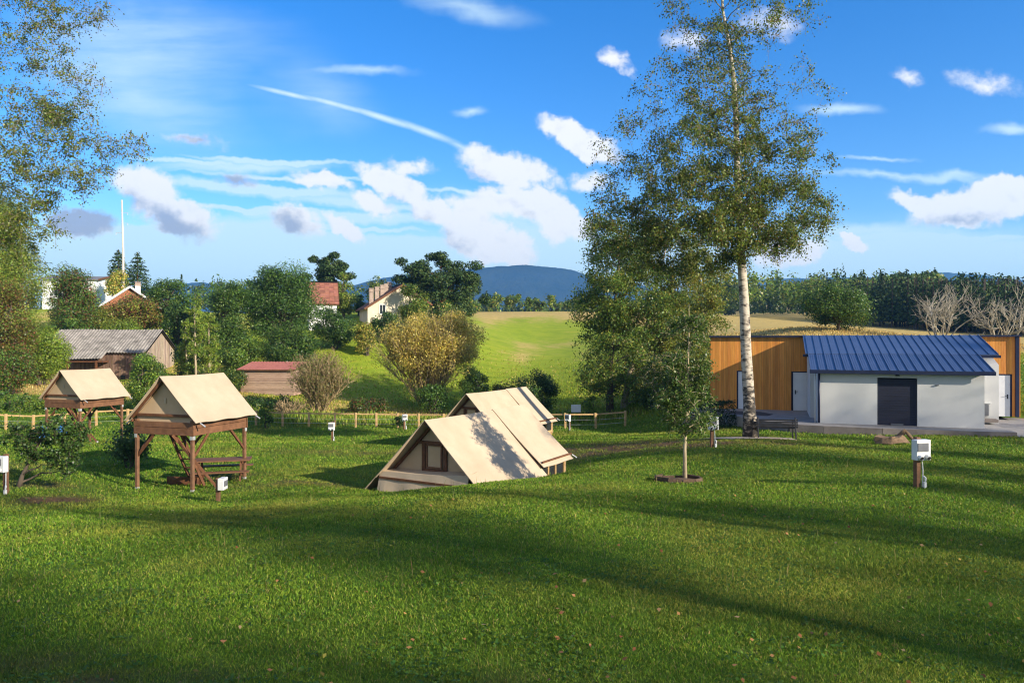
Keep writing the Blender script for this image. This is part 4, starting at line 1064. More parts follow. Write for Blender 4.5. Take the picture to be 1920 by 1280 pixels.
def edging():
    p = ground(1272, 17.6)
    t = thing('planting_edging', 'ring of old boards and earth around the foot of the young tree', 'edging', p, 0)
    for k in range(10):
        a = k*0.628; q = Vector((0.52*math.cos(a), 0.40*math.sin(a), 0)); q.z = gz(p.x+q.x,p.y+q.y)-p.z
        MB().box(q+Vector((0,0,0.05)),(0.33+R.uniform(-.05,.03),0.04,0.12+R.uniform(-.03,.03)), Matrix.Rotation(math.atan2(0.40*math.cos(a),-0.52*math.sin(a))+R.uniform(-.15,.15),3,'Z') @ Matrix.Rotation(R.uniform(-.3,.3),3,'X')).build('board', OLDWOOD, t)
    vs = []; fs = []
    for i in range(5):
        for k in range(16):
            a = k*0.3927; x, y = 0.5*i/4*math.cos(a), 0.38*i/4*math.sin(a); vs.append((x,y,gz(p.x+x,p.y+y)-p.z+0.09-0.012*i+R.uniform(-.012,.012)))
    for i in range(4):
        for k in range(16): fs.append((i*16+k,(i+1)*16+k,(i+1)*16+(k+1)%16,i*16+(k+1)%16))
    MB().add(vs, fs).build('soil', OLDWOOD, t)
edging()
p = ground(1080, 50.5)
t = thing('notice_board', 'small blank white board standing just behind the fence', 'board', p, 0)
MB().box((0,0,0.95),(0.66,0.04,0.52)).build('panel', WHITEP, t, bevel=0.01)
for s in (-1,1): MB().box((s*0.24,0.05,0.45),(0.06,0.05,0.95)).build('post', POSTWOOD, t)
p = ground(100, 31.0)
t = thing('camp_chair', 'blue folding camp chair behind the leaning shrub', 'chair', p, math.radians(20))
MB().sheet(lambda u,v: (-0.5+1.0*u,-0.25+0.5*v,0.42-0.05*math.sin(math.pi*u)), 8, 4, 0.02).build('seat', BLUEC, t)
MB().sheet(lambda u,v: (-0.5+1.0*u,0.25+0.14*v,0.42+0.42*v), 8, 4, 0.02).build('backrest', BLUEC, t)
for sx in (-1,1):
    for sy in (-1,1): MB().tube([(sx*0.46,sy*0.22,0.42),(sx*0.5,-sy*0.24,-0.02)],0.012,6).build('leg', GALV, t)

# ------------------------------------------------------------------ barn, shed, houses, pole
def gable_roof(mb, x0, x1, ym, half, ze, zr_, ov=0.25, th=0.08):
    for s in (-1,1):
        y1 = ym+s*(half+ov); z1 = ze-(zr_-ze)/half*ov
        a = [(x0,ym,zr_),(x1,ym,zr_),(x1,y1,z1),(x0,y1,z1)]
        if s > 0: a = a[::-1]
        mb.extrude(a, (0,0,th))
def boards(mb, p0, p1, z0f, z1f, w, rr, th=0.03, gap=0.012, lo=0.75, hi=1.2):
    p0 = Vector(p0); p1 = Vector(p1); L = (p1-p0).length; n = int(L/w); ang = math.atan2(p1.y-p0.y, p1.x-p0.x)
    for k in range(n):
        f = (k+0.5)/n; q = p0.lerp(p1, f); v = rr.uniform(lo,hi); mb.col = (v, v*rr.uniform(0.93,1.05), v*rr.uniform(0.92,1.05))
        a, b = z0f(f), z1f(f); mb.box((q.x,q.y,(a+b)/2),(L/n-gap,th+0.01*rr.random(),b-a),Matrix.Rotation(ang,3,'Z'))
    mb.col = None
def barn():
    yaw = math.radians(-3)
    c = at(208, 712, 73.0); M = Matrix.Rotation(yaw,3,'Z')
    t = thing('barn', 'old wooden barn with a corrugated grey roof behind the stilt tents', 'barn', (c.x,c.y,c.z), yaw)
    L, Wd, ze, zr_ = 9.9, 5.6, 2.9, 4.9; rr = random.Random(4)
    x0, x1 = -L/2, L/2; y0, y1 = -Wd/2, Wd/2
    MB().box((0,0,ze/2-0.4),(L-0.1,Wd-0.1,ze+0.6)).extrude([(x0+.05,y0+.05,ze),(x0+.05,y1-.05,ze),(x0+.05,0,zr_-.1)],(L-0.1,0,0)).build('core_wall', BLACKP, t)
    mb = MB(); boards(mb,(x0,y0,0),(x1,y0,0),lambda f:-0.8,lambda f:ze,0.2,rr); mb.build('front_wall', BARNWOOD, t)
    mb = MB(); boards(mb,(x1,y0,0),(x1,y1,0),lambda f:-0.8,lambda f:ze+(zr_-ze)*(1-abs(2*f-1))-0.05,0.2,rr); mb.build('gable_wall', GREYWOOD, t)
    mb = MB(); boards(mb,(x0,y1,0),(x0,y0,0),lambda f:-0.8,lambda f:ze+(zr_-ze)*(1-abs(2*f-1))-0.05,0.2,rr); mb.build('gable_wall', BARNWOOD, t)
    # corrugated roof, the middle section coming lower over the lean-to
    for s in (-1,1):
        def fn(u, v, s=s):
            x = x0-0.3+(L+0.6)*u; ov = 0.35
            if s < 0 and 0.28 < u < 0.64: ov = 1.1
            h = (Wd/2+ov)*v; return (x, s*h, zr_-(zr_-ze)/(Wd/2)*h+0.05+0.032*math.sin(x*2*math.pi/0.30)+0.03*math.sin(u*7+v*3))
        mb = MB(); mb.sheet(fn if s < 0 else (lambda u,v: fn(1-u,v)), 220, 4, 0.02); mb.build('roof', CORRUG, t)
    MB().box((-0.2,y0-0.6,1.9),(3.6,0.9,0.12)).box((0.9,y0-1.0,0.7),(0.16,0.16,2.6)).box((-1.9,y0-1.0,0.7),(0.16,0.16,2.6)).build('lean_to', WOOD, t)
    MB().box((-2.6,y0-0.03,0.9),(0.55,0.05,0.6)).box((2.9,y0-0.03,0.4),(0.4,0.05,0.4)).build('window', GLASS, t)
    mb = MB(); 
    for s in (-1,1): mb.bar((x1+0.28,0,zr_-0.02),(x1+0.28,s*(Wd/2+0.3),ze-0.22),0.05,0.16)
    mb.build('bargeboard', GREYWOOD, t)
barn()
def shed():
    c = at(512, 735, 64.0); yaw = math.radians(-4); rr = random.Random(8)
    t = thing('shed', 'small shed of pale horizontal boards under a red roof', 'shed', c, yaw)
    L, W, zf, zb = 4.6, 2.6, 1.95, 2.5
    MB().box((0,0,0.85),(L-.1,W-.1,2.1)).build('core_wall', BLACKP, t)
    mb = MB()
    for k in range(14):
        for (cx_, cy_, sx_, sy_) in ((0,-W/2,L,0.04),(0,W/2,L,0.04),(-L/2,0,0.04,W-.06),(L/2,0,0.04,W-.06)):
            v = rr.uniform(0.8,1.15); mb.col = (v,v*rr.uniform(.95,1.03),v); mb.box((cx_,cy_,-0.1+0.15*k),(sx_,sy_,0.138))
    mb.build('wall', SHEDWOOD, t)
    mb = MB(); mb.col = None
    mb.sheet(lambda u,v:(-L/2-0.25+(L+0.5)*u, -W/2-0.3+(W+0.6)*v, 2.02+0.58*v+0.03*math.sin(u*L*2*math.pi/0.25)), 150, 3, 0.02)
    mb.build('roof', REDSHEET, t)
    MB().box((0,-W/2-0.28,1.97),(L+0.45,0.05,0.09)).build('fascia', WOOD, t)
shed()
def tiles(mb, x0, x1, ya, za, yb, zb, rr, nrow):
    """rows of tiles from eave (ya,za) to ridge (yb,zb)"""
    n = max(4, int((x1-x0)/0.5))
    for r in range(nrow):
        f0, f1 = r/nrow, (r+1.06)/nrow
        for k in range(n):
            v = rr.uniform(0.72,1.22); mb.col = (v, v*rr.uniform(.9,1.06), v*rr.uniform(.9,1.06))
            xa, xb = x0+(x1-x0)*k/n, x0+(x1-x0)*(k+1)/n-0.015
            pa = Vector((0,ya+(yb-ya)*f0,za+(zb-za)*f0+0.05)); pb = Vector((0,ya+(yb-ya)*f1,za+(zb-za)*f1+0.02))
            q = [(xa,pa.y,pa.z),(xb,pa.y,pa.z),(xb,pb.y,pb.z),(xa,pb.y,pb.z)]
            if yb < ya: q = q[::-1]
            mb.extrude(q,(0,0,0.03))
    mb.col = None
def window(t, x, y, z, w, h, axis, s, parent_mat=WHITEP):
    """window on a wall whose outward normal is axis ('x' or 'y') times s"""
    f = MB(); e = 0.03*s
    if axis == 'y':
        for a in (-1,1): f.box((x+a*w/2,y+e,z),(0.09,0.08,h+0.09)); f.box((x,y+e,z+a*h/2),(w-0.09,0.08,0.09))
        f.box((x,y+e,z),(0.05,0.06,h-0.09)); p = MB().box((x,y+0.01*s,z),(w-0.09,0.03,h-0.09))
    else:
        for a in (-1,1): f.box((x+e,y+a*w/2,z),(0.08,0.09,h+0.09)); f.box((x+e,y,z+a*h/2),(0.08,w-0.09,0.09))
        f.box((x+e,y,z),(0.06,0.05,h-0.09)); p = MB().box((x+0.01*s,y,z),(0.03,w-0.09,h-0.09))
    fo = f.build('window', parent_mat, t); p.build('pane', GLASS, fo)
def house(name, label, c, yaw, L, W, ze, zr_, wall, roof, wins=(), base=-2.0, ov=0.5, chim=(), shut=None, verge=None):
    """ridge runs along local x; gables at both ends"""
    t = thing(name, label, 'house', c, yaw); rr = random.Random(int(abs(c[0])*10))
    mb = MB().box((0,0,(ze+base)/2),(L,W,ze-base)).extrude([(-L/2,-W/2,ze),(-L/2,W/2,ze),(-L/2,0,zr_-0.08)],(L,0,0))
    mb.build('wall', wall, t)
    rf = MB(); gable_roof(rf,-L/2-ov,L/2+ov,0,W/2,ze,zr_,ov,0.10); rf = rf.build('roof', roof if roof is SLATE else WOOD, t)
    if roof is not SLATE:
        tl = MB(); sl_ = (zr_-ze)/(W/2); ye = W/2+ov; za = ze-sl_*ov+0.10
        for s in (-1,1): tiles(tl,-L/2-ov-0.02,L/2+ov+0.02,s*ye,za,0,zr_+0.10,rr,14)
        tl.build('tiles', roof, rf)
        MB().tube([(-L/2-ov,0,zr_+0.16),(L/2+ov,0,zr_+0.16)],0.13,8).build('ridge_tiles', TILE_RED if roof is TILE_RED else TILE_BROWN, rf)
    for e in (-1,1):
        v = MB()
        for s in (-1,1): v.bar((e*(L/2+ov+0.03),0,zr_+0.03),(e*(L/2+ov+0.03),s*(W/2+ov),ze-(zr_-ze)/(W/2)*ov+0.03),0.05,0.24)
        v.build('verge', verge or WOOD, t)
    for (x, y, h, w) in chim:
        zb = zr_-abs(y)*(zr_-ze)/(W/2)
        k = MB().box((x,y,zb+h/2-0.5),(w,w,h+1.0)).build('chimney', STONE if wall is CREAM else WHITER, rf)
        MB().box((x,y,zb+h+0.05),(w+0.16,w+0.16,0.1)).box((x,y,zb+h+0.42),(w+0.1,w+0.1,0.08)).box((x-w*.4,y,zb+h+0.24),(0.08,w,0.29)).box((x+w*.4,y,zb+h+0.24),(0.08,w,0.29)).build('chimney_cap', STONE, k)
    for wi in wins: window(t, *wi)
    return t
# white house with a slate-grey low roof at the far left
c = at(150, 572, 104.0)
house('white_house', 'white house with a low grey roof among the trees at upper left', c, math.radians(6), 7.0, 6.0, 3.35, 3.95, WHITER, SLATE, [(-1.5,-3.0,1.6,1.0,1.1,'y',-1)], -3, 0.35)
# brick gable with brown roof and a white chimney
c = at(243, 580, 94.0)
house('brick_house', 'house with an orange brick gable, brown roof and white chimney', c, math.radians(-62), 7.0, 6.4, 0.2, 2.6, BRICK, TILE_BROWN, [], -3, 0.45, [(1.5,0.9,1.0,0.6)], verge=WHITEP)
c = at(604, 612, 96.0)
house('red_roof_house', 'tall pale house with a red tiled roof between the big trees', c, math.radians(17), 3.4, 5.0, 2.95, 5.6, WHITER, TILE_RED, [(-0.6,-2.5,1.6,0.8,1.1,'y',-1),(0.9,-2.5,1.6,0.8,1.1,'y',-1)], -3, 0.25)
c = at(744, 608, 94.0)
house('cream_house', 'cream gabled house with several stone chimneys beside the pines', c, math.radians(-70), 6.6, 8.4, 2.0, 4.7, CREAM, TILE_BROWN, [(3.3,-2.4,1.75,0.75,1.15,'x',1),(3.3,0.6,1.75,0.75,1.15,'x',1)], -3, 0.45, [(2.2,-3.6,1.5,0.5),(1.0,-2.7,1.2,0.5),(0.2,-1.9,1.0,0.5),(-1.0,-1.2,0.8,0.5),(-2.0,-0.6,0.7,0.5)])
# utility pole and wires
b = ground(231, 108.0); tp = at(228.5, 375, 108.0)
t = thing('utility_pole', 'tall pale concrete utility pole rising above the houses at left', 'pole', b, 0)
H = tp.z-b.z
MB().tube([(0,0,-0.3),(0,0,H*0.5),(tp.x-b.x,0,H)],[0.19,0.15,0.10],8).build('mast', mat('pole_concrete',(0.52,0.47,0.40),(0.62,0.57,0.50),0.9,2), t)
for z, s in ((3.4,1),(4.8,-1),(1.9,1)): MB().bar((tp.x-b.x,0,H-z),(tp.x-b.x+s*0.9,0,H-z),0.05,0.05).tube([(tp.x-b.x+s*0.85,0,H-z),(tp.x-b.x+s*0.85,0,H-z-0.3)],0.04,6).build('crossarm', GALV, t)
pa, pb, pc = at(1330,531,80), at(1700,522,74), at(2150,515,70)
def cat(p, q, n=12, sag=0.35): return [p.lerp(q,k/n)-Vector((0,0,sag*math.sin(math.pi*k/n))) for k in range(n+1)]
for a, b in ((1980,0.0),):
    q = ground(a, 69.0); tq = at(a, 498, 69.0)
    t2 = thing('utility_pole', 'utility pole just beyond the right edge carrying the wire', 'pole', q, 0)
    MB().tube([(0,0,-0.3),(0,0,tq.z-q.z)],[0.17,0.12],8).build('mast', BARK, t2)
q = MB(); q.tube(cat(at(1255,534,82), at(1980,517,69), 24, 0.5), 0.016, 5, False)
tag(q.build('power_cable', BLACKP, None), 'thin power line crossing in front of the wooded hill at right', 'cable')
SHADE = [(54,5,20,3.6,30,170,0.2),(50.6,2.2,20,3.2,28,170,0.2),(57,9.5,20,3.4,30,170,0.2),(61,-1,21,3.4,30,170,0.3),(30,5,15,3.2,28,280,0.36),(33,8.5,14,2.6,24,280,0.36),(28.4,-5.8,12.5,2.2,24,260,0.34),(24,-3.4,15,1.6,16,120,0.3),(18.4,-4.8,15,1.8,9,90,0.72),
 (36,-18,20,3.2,40,400,0.33),(33,-21.5,19,3.4,44,420,0.33),(37,-25,20,3.4,40,400,0.33),(47,-8,20,3.2,36,380,0.33),(56,-8,20,3.2,36,380,0.33),(44.5,-11.5,17.5,2.6,30,340,0.33),(30,-27,20,3.4,44,420,0.33)]
# ------------------------------------------------------------------ the big birch
bb = ground(1407, 30.0)
blob_tree('birch_tree', 'tall birch with a white peeling trunk and airy crown beside the blue roofed building', 'tree', bb,
    [bb-Vector((0,0,0.3)), at(1405,760,30), at(1399,660,30), at(1395,560,30), at(1391,500,30.1), at(1388,420,30.2), at(1382,320,30.3), at(1380,220,30.3), at(1376,150,30.2), at(1368,90,30.1), at(1355,20,30), at(1350,-120,30), at(1352,-300,30)],
    [(1370,110,50,90,14,90),(1376,240,55,80,20,140),(1395,30,125,80,38,130),(1290,40,60,60,10,45),(1480,70,60,80,9,30),(1255,170,85,80,26,50),(1350,190,100,100,44,110),(1475,190,75,90,22,55),
     (1190,260,80,60,22,55),(1310,290,125,80,62,170),(1455,300,95,75,40,160),(1185,350,85,50,28,80),(1310,380,130,75,88,210),(1465,385,85,65,46,190),(1530,390,40,45,10,90),
     (1180,430,85,55,40,180),(1290,455,115,55,58,210),(1400,450,95,45,36,180),(1465,440,60,40,15,110),(1350,-110,110,120,42,110),(1352,-260,60,60,12,90)],
    30.2, BIRCHP, 101, leaf=0.084, r0=0.27, clu=0.62, hang=0.7, lim=0.75, branch_mat=LIMB)
# trees behind it, over the end of the fence
b1 = ground(1143, 52.0)
blob_tree('aspen_tree', 'leafy olive green tree on a dark trunk at the end of the fence', 'tree', b1,
    [b1-Vector((0,0,.2)), at(1145,700,52), at(1150,600,52), at(1160,500,52), at(1165,420,52)],
    [(1165,500,80,60,32,280),(1130,580,48,60,24,280),(1200,560,90,70,36,300),(1160,650,65,60,30,300),(1150,710,55,35,18,300),(1112,690,25,30,8,240),(1160,440,70,40,18,220)], 52, OLIVE+GREEN, 102, leaf=0.135, bark=BARK, clu=1.1, r0=0.24, hang=0.3, depth=3)
b2 = ground(1168, 53.5)
blob_tree('aspen_tree', 'taller tree on a pale trunk behind the one at the fence end, with yellow leaves', 'tree', b2,
    [b2-Vector((0,0,.2)), at(1180,700,53.5), at(1215,600,53.5), at(1240,500,54), at(1260,420,54)],
    [(1250,480,95,60,34,280),(1290,560,70,70,36,300),(1240,600,90,50,30,300),(1275,660,75,60,36,300),(1220,710,60,45,22,300),(1300,715,45,40,18,280),(1325,610,28,70,14,240),(1330,520,40,50,12,240)], 54, OLIVE+[(0.26,0.19,0.03,1.0)], 103, leaf=0.135, bark=PALEBARK, clu=1.1, r0=0.24, hang=0.3, depth=3)
b3 = ground(1284, 17.9)
blob_tree('young_tree', 'slim young tree with dark leaves standing in a ring of boards', 'tree', b3,
    [b3-Vector((0,0,.1)), at(1284,840,17.9), at(1287,770,17.9), at(1290,690,17.9), at(1292,620,17.9), at(1292,570,17.9)],
    [(1290,630,36,40,14,110),(1285,690,50,40,24,130),(1278,745,52,40,26,130),(1290,790,52,25,14,120),(1255,770,30,30,8,100),(1235,700,25,30,5,70)], 17.9, [(0.065,0.12,0.024,5),(0.10,0.16,0.03,3),(0.15,0.2,0.04,1.5)], 104, leaf=0.062, bark=PALEBARK, clu=0.30, r0=0.05, hang=0.1, depth=0.55)
# tree leaning in from the left
b4 = ground(-190, 26.0)
blob_tree('silver_birch', 'birch leaning in from the left edge, bare twigs hanging over the sky', 'tree', b4,
    [b4-Vector((0,0,.3)), at(-185,700,26), at(-175,520,26), at(-165,350,26), at(-150,180,26), at(-140,20,26), at(-130,-150,26)],
    [(20,20,90,55,34,100),(120,35,55,40,15,60),(175,20,32,22,8,50),(55,110,80,45,24,80),(150,150,45,40,11,45),(30,200,75,50,28,115),(120,220,65,50,24,105),(85,290,95,50,36,120),
     (225,270,55,32,15,70),(60,350,80,40,27,105),(165,330,60,35,15,75),(55,410,55,45,24,140),(20,450,40,40,14,140),(-150,-50,130,120,30,110),(-180,150,120,120,30,120),(-150,330,110,80,24,110)],
    26, BIRCHP+OLIVE, 105, leaf=0.070, r0=0.26, clu=0.52, hang=0.6, lim=0.75, branch_mat=LIMB)
# small leaning shrub and the bush below the stilt tent
b5 = ground(34, 20.4)
blob_tree('leaning_shrub', 'small dark leaved shrub leaning right on a forked stem at left foreground', 'shrub', b5,
    [b5-Vector((0,0,.1)), at(42,890,20.4), at(62,850,20.4), at(82,815,20.4), at(95,790,20.4)],
    [(95,830,62,42,34,85),(40,825,36,24,10,60),(120,865,30,25,10,60),(95,800,55,22,12,55),(25,752,22,22,6,40),(140,815,28,20,7,55)], 20.4, DARK, 106, leaf=0.075, bark=BARK, clu=0.26, r0=0.07, hang=0.0, depth=0.6)
broadleaf('willow_bush','narrow leaved dark bush growing under the left side of the nearer stilt tent','shrub',188,292,785,892,24.8,[(0.06,0.12,0.03,4),(0.09,0.15,0.04,3),(0.13,0.18,0.05,1)],107,dens=0.8,leaf=0.10,lump=0.34,stems=4)
# ------------------------------------------------------------------ vegetation on the left slope
G1 = 'trees and shrubs on the wooded slope at left'
broadleaf('ash_tree','pale yellow green tree at the far left edge above the red shrub','tree',-60,95,425,720,60,LIME+OLIVE,110,G1,0.85)
broadleaf('ash_tree','yellow green crown rising at the left edge, tallest on the slope','tree',-90,60,330,720,64,OLIVE+LIME,111,G1,0.6,crown_bottom=600)
broadleaf('red_shrub','tall reddish brown shrub at the left edge','shrub',-50,70,500,670,56,RUST[:2]+OLIVE+LIME[2:],112,G1,0.8)
broadleaf('maple_tree','dark green tree right of the red shrub, hiding part of the white house','tree',88,180,478,640,78,GREEN+RUST[:1],113,G1,1.0)
broadleaf('elder_bush','bright green bush below the red shrub','shrub',20,140,600,712,59,LIME,114,G1,1.0)
broadleaf('hazel_bush','mid green bush behind the left end of the barn roof','shrub',95,185,585,690,76,GREEN,115,G1)
broadleaf('hazel_bush','olive bush above the left half of the barn roof','shrub',150,240,568,650,82,OLIVE,116,G1)
broadleaf('hazel_bush','olive brown bush above the right half of the barn roof, under the brick house','shrub',196,312,546,650,84,OLIVE+RUST[:2],117,G1)
broadleaf('rose_hedge','low yellow green hedge along the top of the barn ridge','hedge',170,315,600,650,77,LIME,118,G1,1.0)
broadleaf('hazel_bush','bushy green clump below the white house','shrub',88,205,550,640,84,GREEN+OLIVE,127,G1)
broadleaf('bramble_bush','low green thicket under the red shrub at the left edge','shrub',-50,72,640,722,53,GREEN+RUST[:1],128,G1)
conifer('spruce_tree','dark spruce left of the utility pole top of the slope','tree',222,464,580,84,118,PINEP,119,G1)
conifer('spruce_tree','dark spruce just right of the utility pole','tree',258,470,590,90,112,PINEP,120,G1)
broadleaf('golden_bush','round golden green bush in front of the spruces','shrub',196,248,500,575,100,GOLD+LIME,121,G1,0.9)
broadleaf('plum_tree','rounded dark tree right of the brick house','tree',266,362,512,640,86,GREEN+DARK,122,G1)
broadleaf('plum_tree','small dark tree between the brick house and the birch saplings','tree',300,372,560,690,80,DARK,123,G1)
broadleaf('ivy_bush','low green bush right of the barn gable','shrub',318,400,640,715,67,GREEN,124,G1)
broadleaf('bramble_bush','low weeds left of the barn','shrub',0,120,672,712,60,LIME+GOLD[:1],125,G1,0.8)
broadleaf('bramble_bush','dark bramble clump left of the red roofed shed','shrub',395,470,690,735,62,DARK+OLIVE[:1],126,G1)
# birch saplings
for i, (px, y0, w, lab) in enumerate([(366,552,44,'pale birch sapling with a thin white trunk right of the barn'),(392,585,34,'second birch sapling, leaning slightly right, beside the dark round tree'),(349,605,26,'smallest birch sapling close to the barn gable')]):
    b = ground(px+2, 63+i); D = 63+i
    blob_tree('birch_sapling', lab, 'tree', b, [b, at(px,650,D), at(px-1,600,D), at(px+(3 if i == 1 else 0),y0,D)],
      [(px,y0+25,w*0.35,22,8,110),(px,y0+65,w*0.5,28,14,120),(px+2,y0+105,w*0.55,25,10,110)], D, LIME, 130+i, leaf=0.14, bark=PALEBARK, clu=0.5, r0=0.10, hang=0.3, group='birch saplings by the barn', depth=1.2)
broadleaf('lilac_bush','bright green bush in front of the right end of the barn','shrub',238,306,640,760,48,LIME+GREEN,134,G1,1.0,nl=18)
broadleaf('lilac_bush','green bush beside the nearer stilt tent roof, against the barn gable','shrub',262,325,668,770,50,GREEN,135,G1,0.9)
# large dark trees in the middle left
G2 = 'large leafy trees in front of the houses'
broadleaf('lime_tree','large dark round tree, the biggest one left of the red roofed house','tree',446,610,476,690,78,DARK+GREEN[:1],140,G2,1.15,nl=44,lump=0.30,crown_bottom=700)
broadleaf('lime_tree','broad dark tree left of the biggest round tree','tree',376,478,508,705,76,DARK+GREEN[:2],141,G2,1.1,nl=36,lump=0.32,crown_bottom=705)
broadleaf('dark_bush','dense bush at the foot of the biggest round tree','shrub',480,600,600,700,71,DARK+GREEN,142,G2,1.1)
broadleaf('dark_bush','light green bush at the foot of the broad dark tree','shrub',395,500,620,712,69,GREEN+LIME[:1],143,G2,1.0)
broadleaf('dark_bush','dark bush below the red roofed house','shrub',578,676,574,655,82,DARK,144,G2,1.1)
broadleaf('dark_bush','yellowish bush between the cream house and the willow','shrub',662,712,600,660,80,OLIVE+GOLD[:1],145,G2)
broadleaf('dark_bush','shadowy bush under the front of the cream house','shrub',690,752,572,650,84,DARK,146,G2)
def pine(lab, px, y0, yb, D, lumps, seed):
    rng = np.random.default_rng(seed); b = ground(px, D); t = thing('pine_tree', lab, 'tree', b, 0, 'pines beside the houses'); o = np.array(b)
    LP = []; LN = []; mb = MB(); top = at(px, y0+8, D)-b
    tr = curve_pts((0,0,-.2), top, 6, 0, R, 0.015); mb.tube(tr, [0.28,0.25,0.22,0.18,0.14,0.10,0.05], 8)
    for (lx, ly, rx, ry) in lumps:
        c = at(lx, ly, D)-b; c.y += rng.uniform(-1,1)*rx*D/F*0.6; rx *= 1.2; ry *= 1.25; n = int(620*rx*ry/400)+420
        mb.tube(curve_pts(tr[min(6,max(2,int(6*c.z/max(top.z,.1))-1))], c, 4, 0.05, R, 0.05), [0.10,0.08,0.06,0.04,0.02], 5)
        for k in range(4):
            cc = np.array(c)+rng.normal(size=3)*np.array([rx*.5,rx*.5,ry*.35])*D/F; u = unit(n//3, rng)
            LP.append(cc+u*rng.uniform(0,1,(n//3,1))**0.4*np.array([rx*.6,rx*.6,ry*.55])*D/F); LN.append(u*0.6+np.array([0,0,0.6]))
    LP = np.concatenate(LP); n = len(LP)
    leaves('crown', LP, D/740*2.7, NEEDLE, t, palette(n, PINEP+[(0.07,0.11,0.035,1.5)], rng), rng, np.concatenate(LN), 0.4)
    mb.build('trunk', PINEBARK, t, True)
pine('lone pine with a flat layered crown behind the red roofed house', 622, 477, 600, 112, [(622,486,14,10),(605,498,16,11),(638,498,16,11),(621,506,24,13),(606,516,20,11),(640,517,18,11),(622,528,24,13),(622,545,24,13)], 150)
pine('broad pine with layered dark branches right of the cream house', 828, 480, 608, 94, [(825,490,20,12),(800,505,26,14),(848,506,26,14),(868,520,20,14),(822,522,34,18),(788,530,24,16),(848,542,36,18),(872,556,18,16),(806,556,36,20),(850,576,34,18),(825,590,44,16)], 151)
pine('second pine, partly behind the broad pine', 790, 492, 608, 99, [(785,500,18,12),(768,515,22,14),(795,522,24,14),(775,542,30,18),(770,565,30,18)], 152)
broadleaf('oak_tree','mid green leafy tree at the right side of the cream house','tree',744,806,516,606,89,GREEN+OLIVE,153,G2)
broadleaf('oak_tree','leafy tree below the broad pine','tree',795,872,555,608,92,GREEN+DARK,154,G2)
broadleaf('oak_tree','yellow green tree between the red roofed house and the lone pine','tree',612,674,506,615,101,OLIVE+LIME[:1],155,G2,0.9)
broadleaf('oak_tree','small thin tree behind the chimneys of the cream house','tree',682,738,512,575,116,OLIVE+DARK,156,G2,0.7)
broadleaf('oak_tree','dark tree between the red roofed house and the cream house','tree',655,690,545,620,104,DARK,157,G2)
broadleaf('oak_tree','low trees at the foot of the lone pine','tree',590,640,525,590,115,DARK+PINEP[:1],158,G2)
# golden willow by the meadow: many stems from one stool
def willow(lab, px, D, reg, seed, pal, nst, nleaf, bark, leaf, name='golden_willow', depth=4, spread=0.42, dome=0):
    rr = random.Random(seed); rng = np.random.default_rng(seed); b = ground(px, D); t = thing(name, lab, 'shrub', b, 0)
    mb = MB(); tips = []
    x0, x1, y0 = reg; rx = (x1-x0)/2*D/F; H = at(px,y0,D).z-b.z; off = ((x0+x1)/2-px)*D/F
    for k in range(nst):
        a = k*2.4+rr.uniform(-.3,.3); q = ((k+0.5)/nst)**0.6; out = q*rx*0.78
        d = Vector((math.cos(a)*out+off*0.8, math.sin(a)*out*0.8, H*0.78*(1-0.25*q))); L = d.length
        branching(mb, (math.cos(a)*0.3*q, math.sin(a)*0.3*q, -0.1), d, L*0.55, 0.045+0.03*rr.random(), depth, rr, tips, spread, (2,3), 0.10, 0.62, 5)
    mb.build('stems', bark, t, True)
    if nleaf:
        P0 = np.array([tuple(p) for p, d in tips]); DR = np.array([tuple(d) for p, d in tips]); li = rng.integers(0, len(tips), nleaf)
        Pn = P0[li]-DR[li]*rng.uniform(-0.25,0.9,(nleaf,1))+rng.normal(size=(nleaf,3))*0.16
        if dome:
            k = nleaf*dome//100; cz = H*0.60; Pl = crown_lumps((off,0,cz),(rx*0.98,rx*0.8,H*0.40),46,k,rng,0.24,0.9,0.05)[0]; Pn[:k] = Pl
        leaves('crown', Pn, leaf, LEAF, t, palette(nleaf, pal, rng), rng, None, 0.5, DR[li])
    return t
willow('big golden willow with many bare stems on the meadow edge', 800, 61.0, (696,935,576), 160, GOLD, 44, 64000, TWIG, 0.15, dome=66)
willow('brown twiggy shrub with few leaves right of the red roofed shed', 598, 55.0, (540,655,650), 161, [(0.22,0.16,0.07,3),(0.17,0.19,0.045,3)], 24, 13000, TWIG, 0.12, 'twiggy_shrub', 4, 0.5)
G3 = 'dark bushes along the fence and stream'
broadleaf('alder_bush','dark round bush right of the farther ridge tent','shrub',958,1056,690,783,54,DARK,170,G3,1.1,nl=22)
broadleaf('alder_bush','dark green bush at the foot of the golden willow, on its right','shrub',855,925,680,775,57,DARK+GREEN,171,G3)
broadleaf('alder_bush','low dark bush at the foot of the golden willow, on its left','shrub',770,850,715,778,57.5,DARK+GREEN[:1],172,G3,0.9)
broadleaf('alder_bush','olive bush between the willow and the dark round bush','shrub',915,975,700,775,58,OLIVE+RUST[:1],173,G3,0.8)
broadleaf('alder_bush','low dark thicket below the red roofed shed','shrub',450,560,742,775,56,DARK,174,G3,1.0)
broadleaf('alder_bush','low dark brown thicket left of the golden willow','shrub',640,740,742,776,56.5,DARK+RUST[:1],175,G3,1.0)
willow('heap of grey brown cut branches beside the twiggy shrub', 540, 54.0, (480,600,742), 176, GOLD, 22, 0, TWIG, 0.1, 'brush_heap', 2, 0.8)
broadleaf('alder_bush','dark bush under the two trees at the fence end','shrub',1175,1260,725,782,51,DARK,177,G3,1.0)
broadleaf('alder_bush','small pale bush beside the blank white board','shrub',1090,1122,735,778,51,GREEN+LIME[:1],178,G3,0.8)
broadleaf('alder_bush','big dark bush between the fence end and the clipped hedge','shrub',1235,1325,690,800,44,DARK+GREEN[:1],179,G3,1.0)
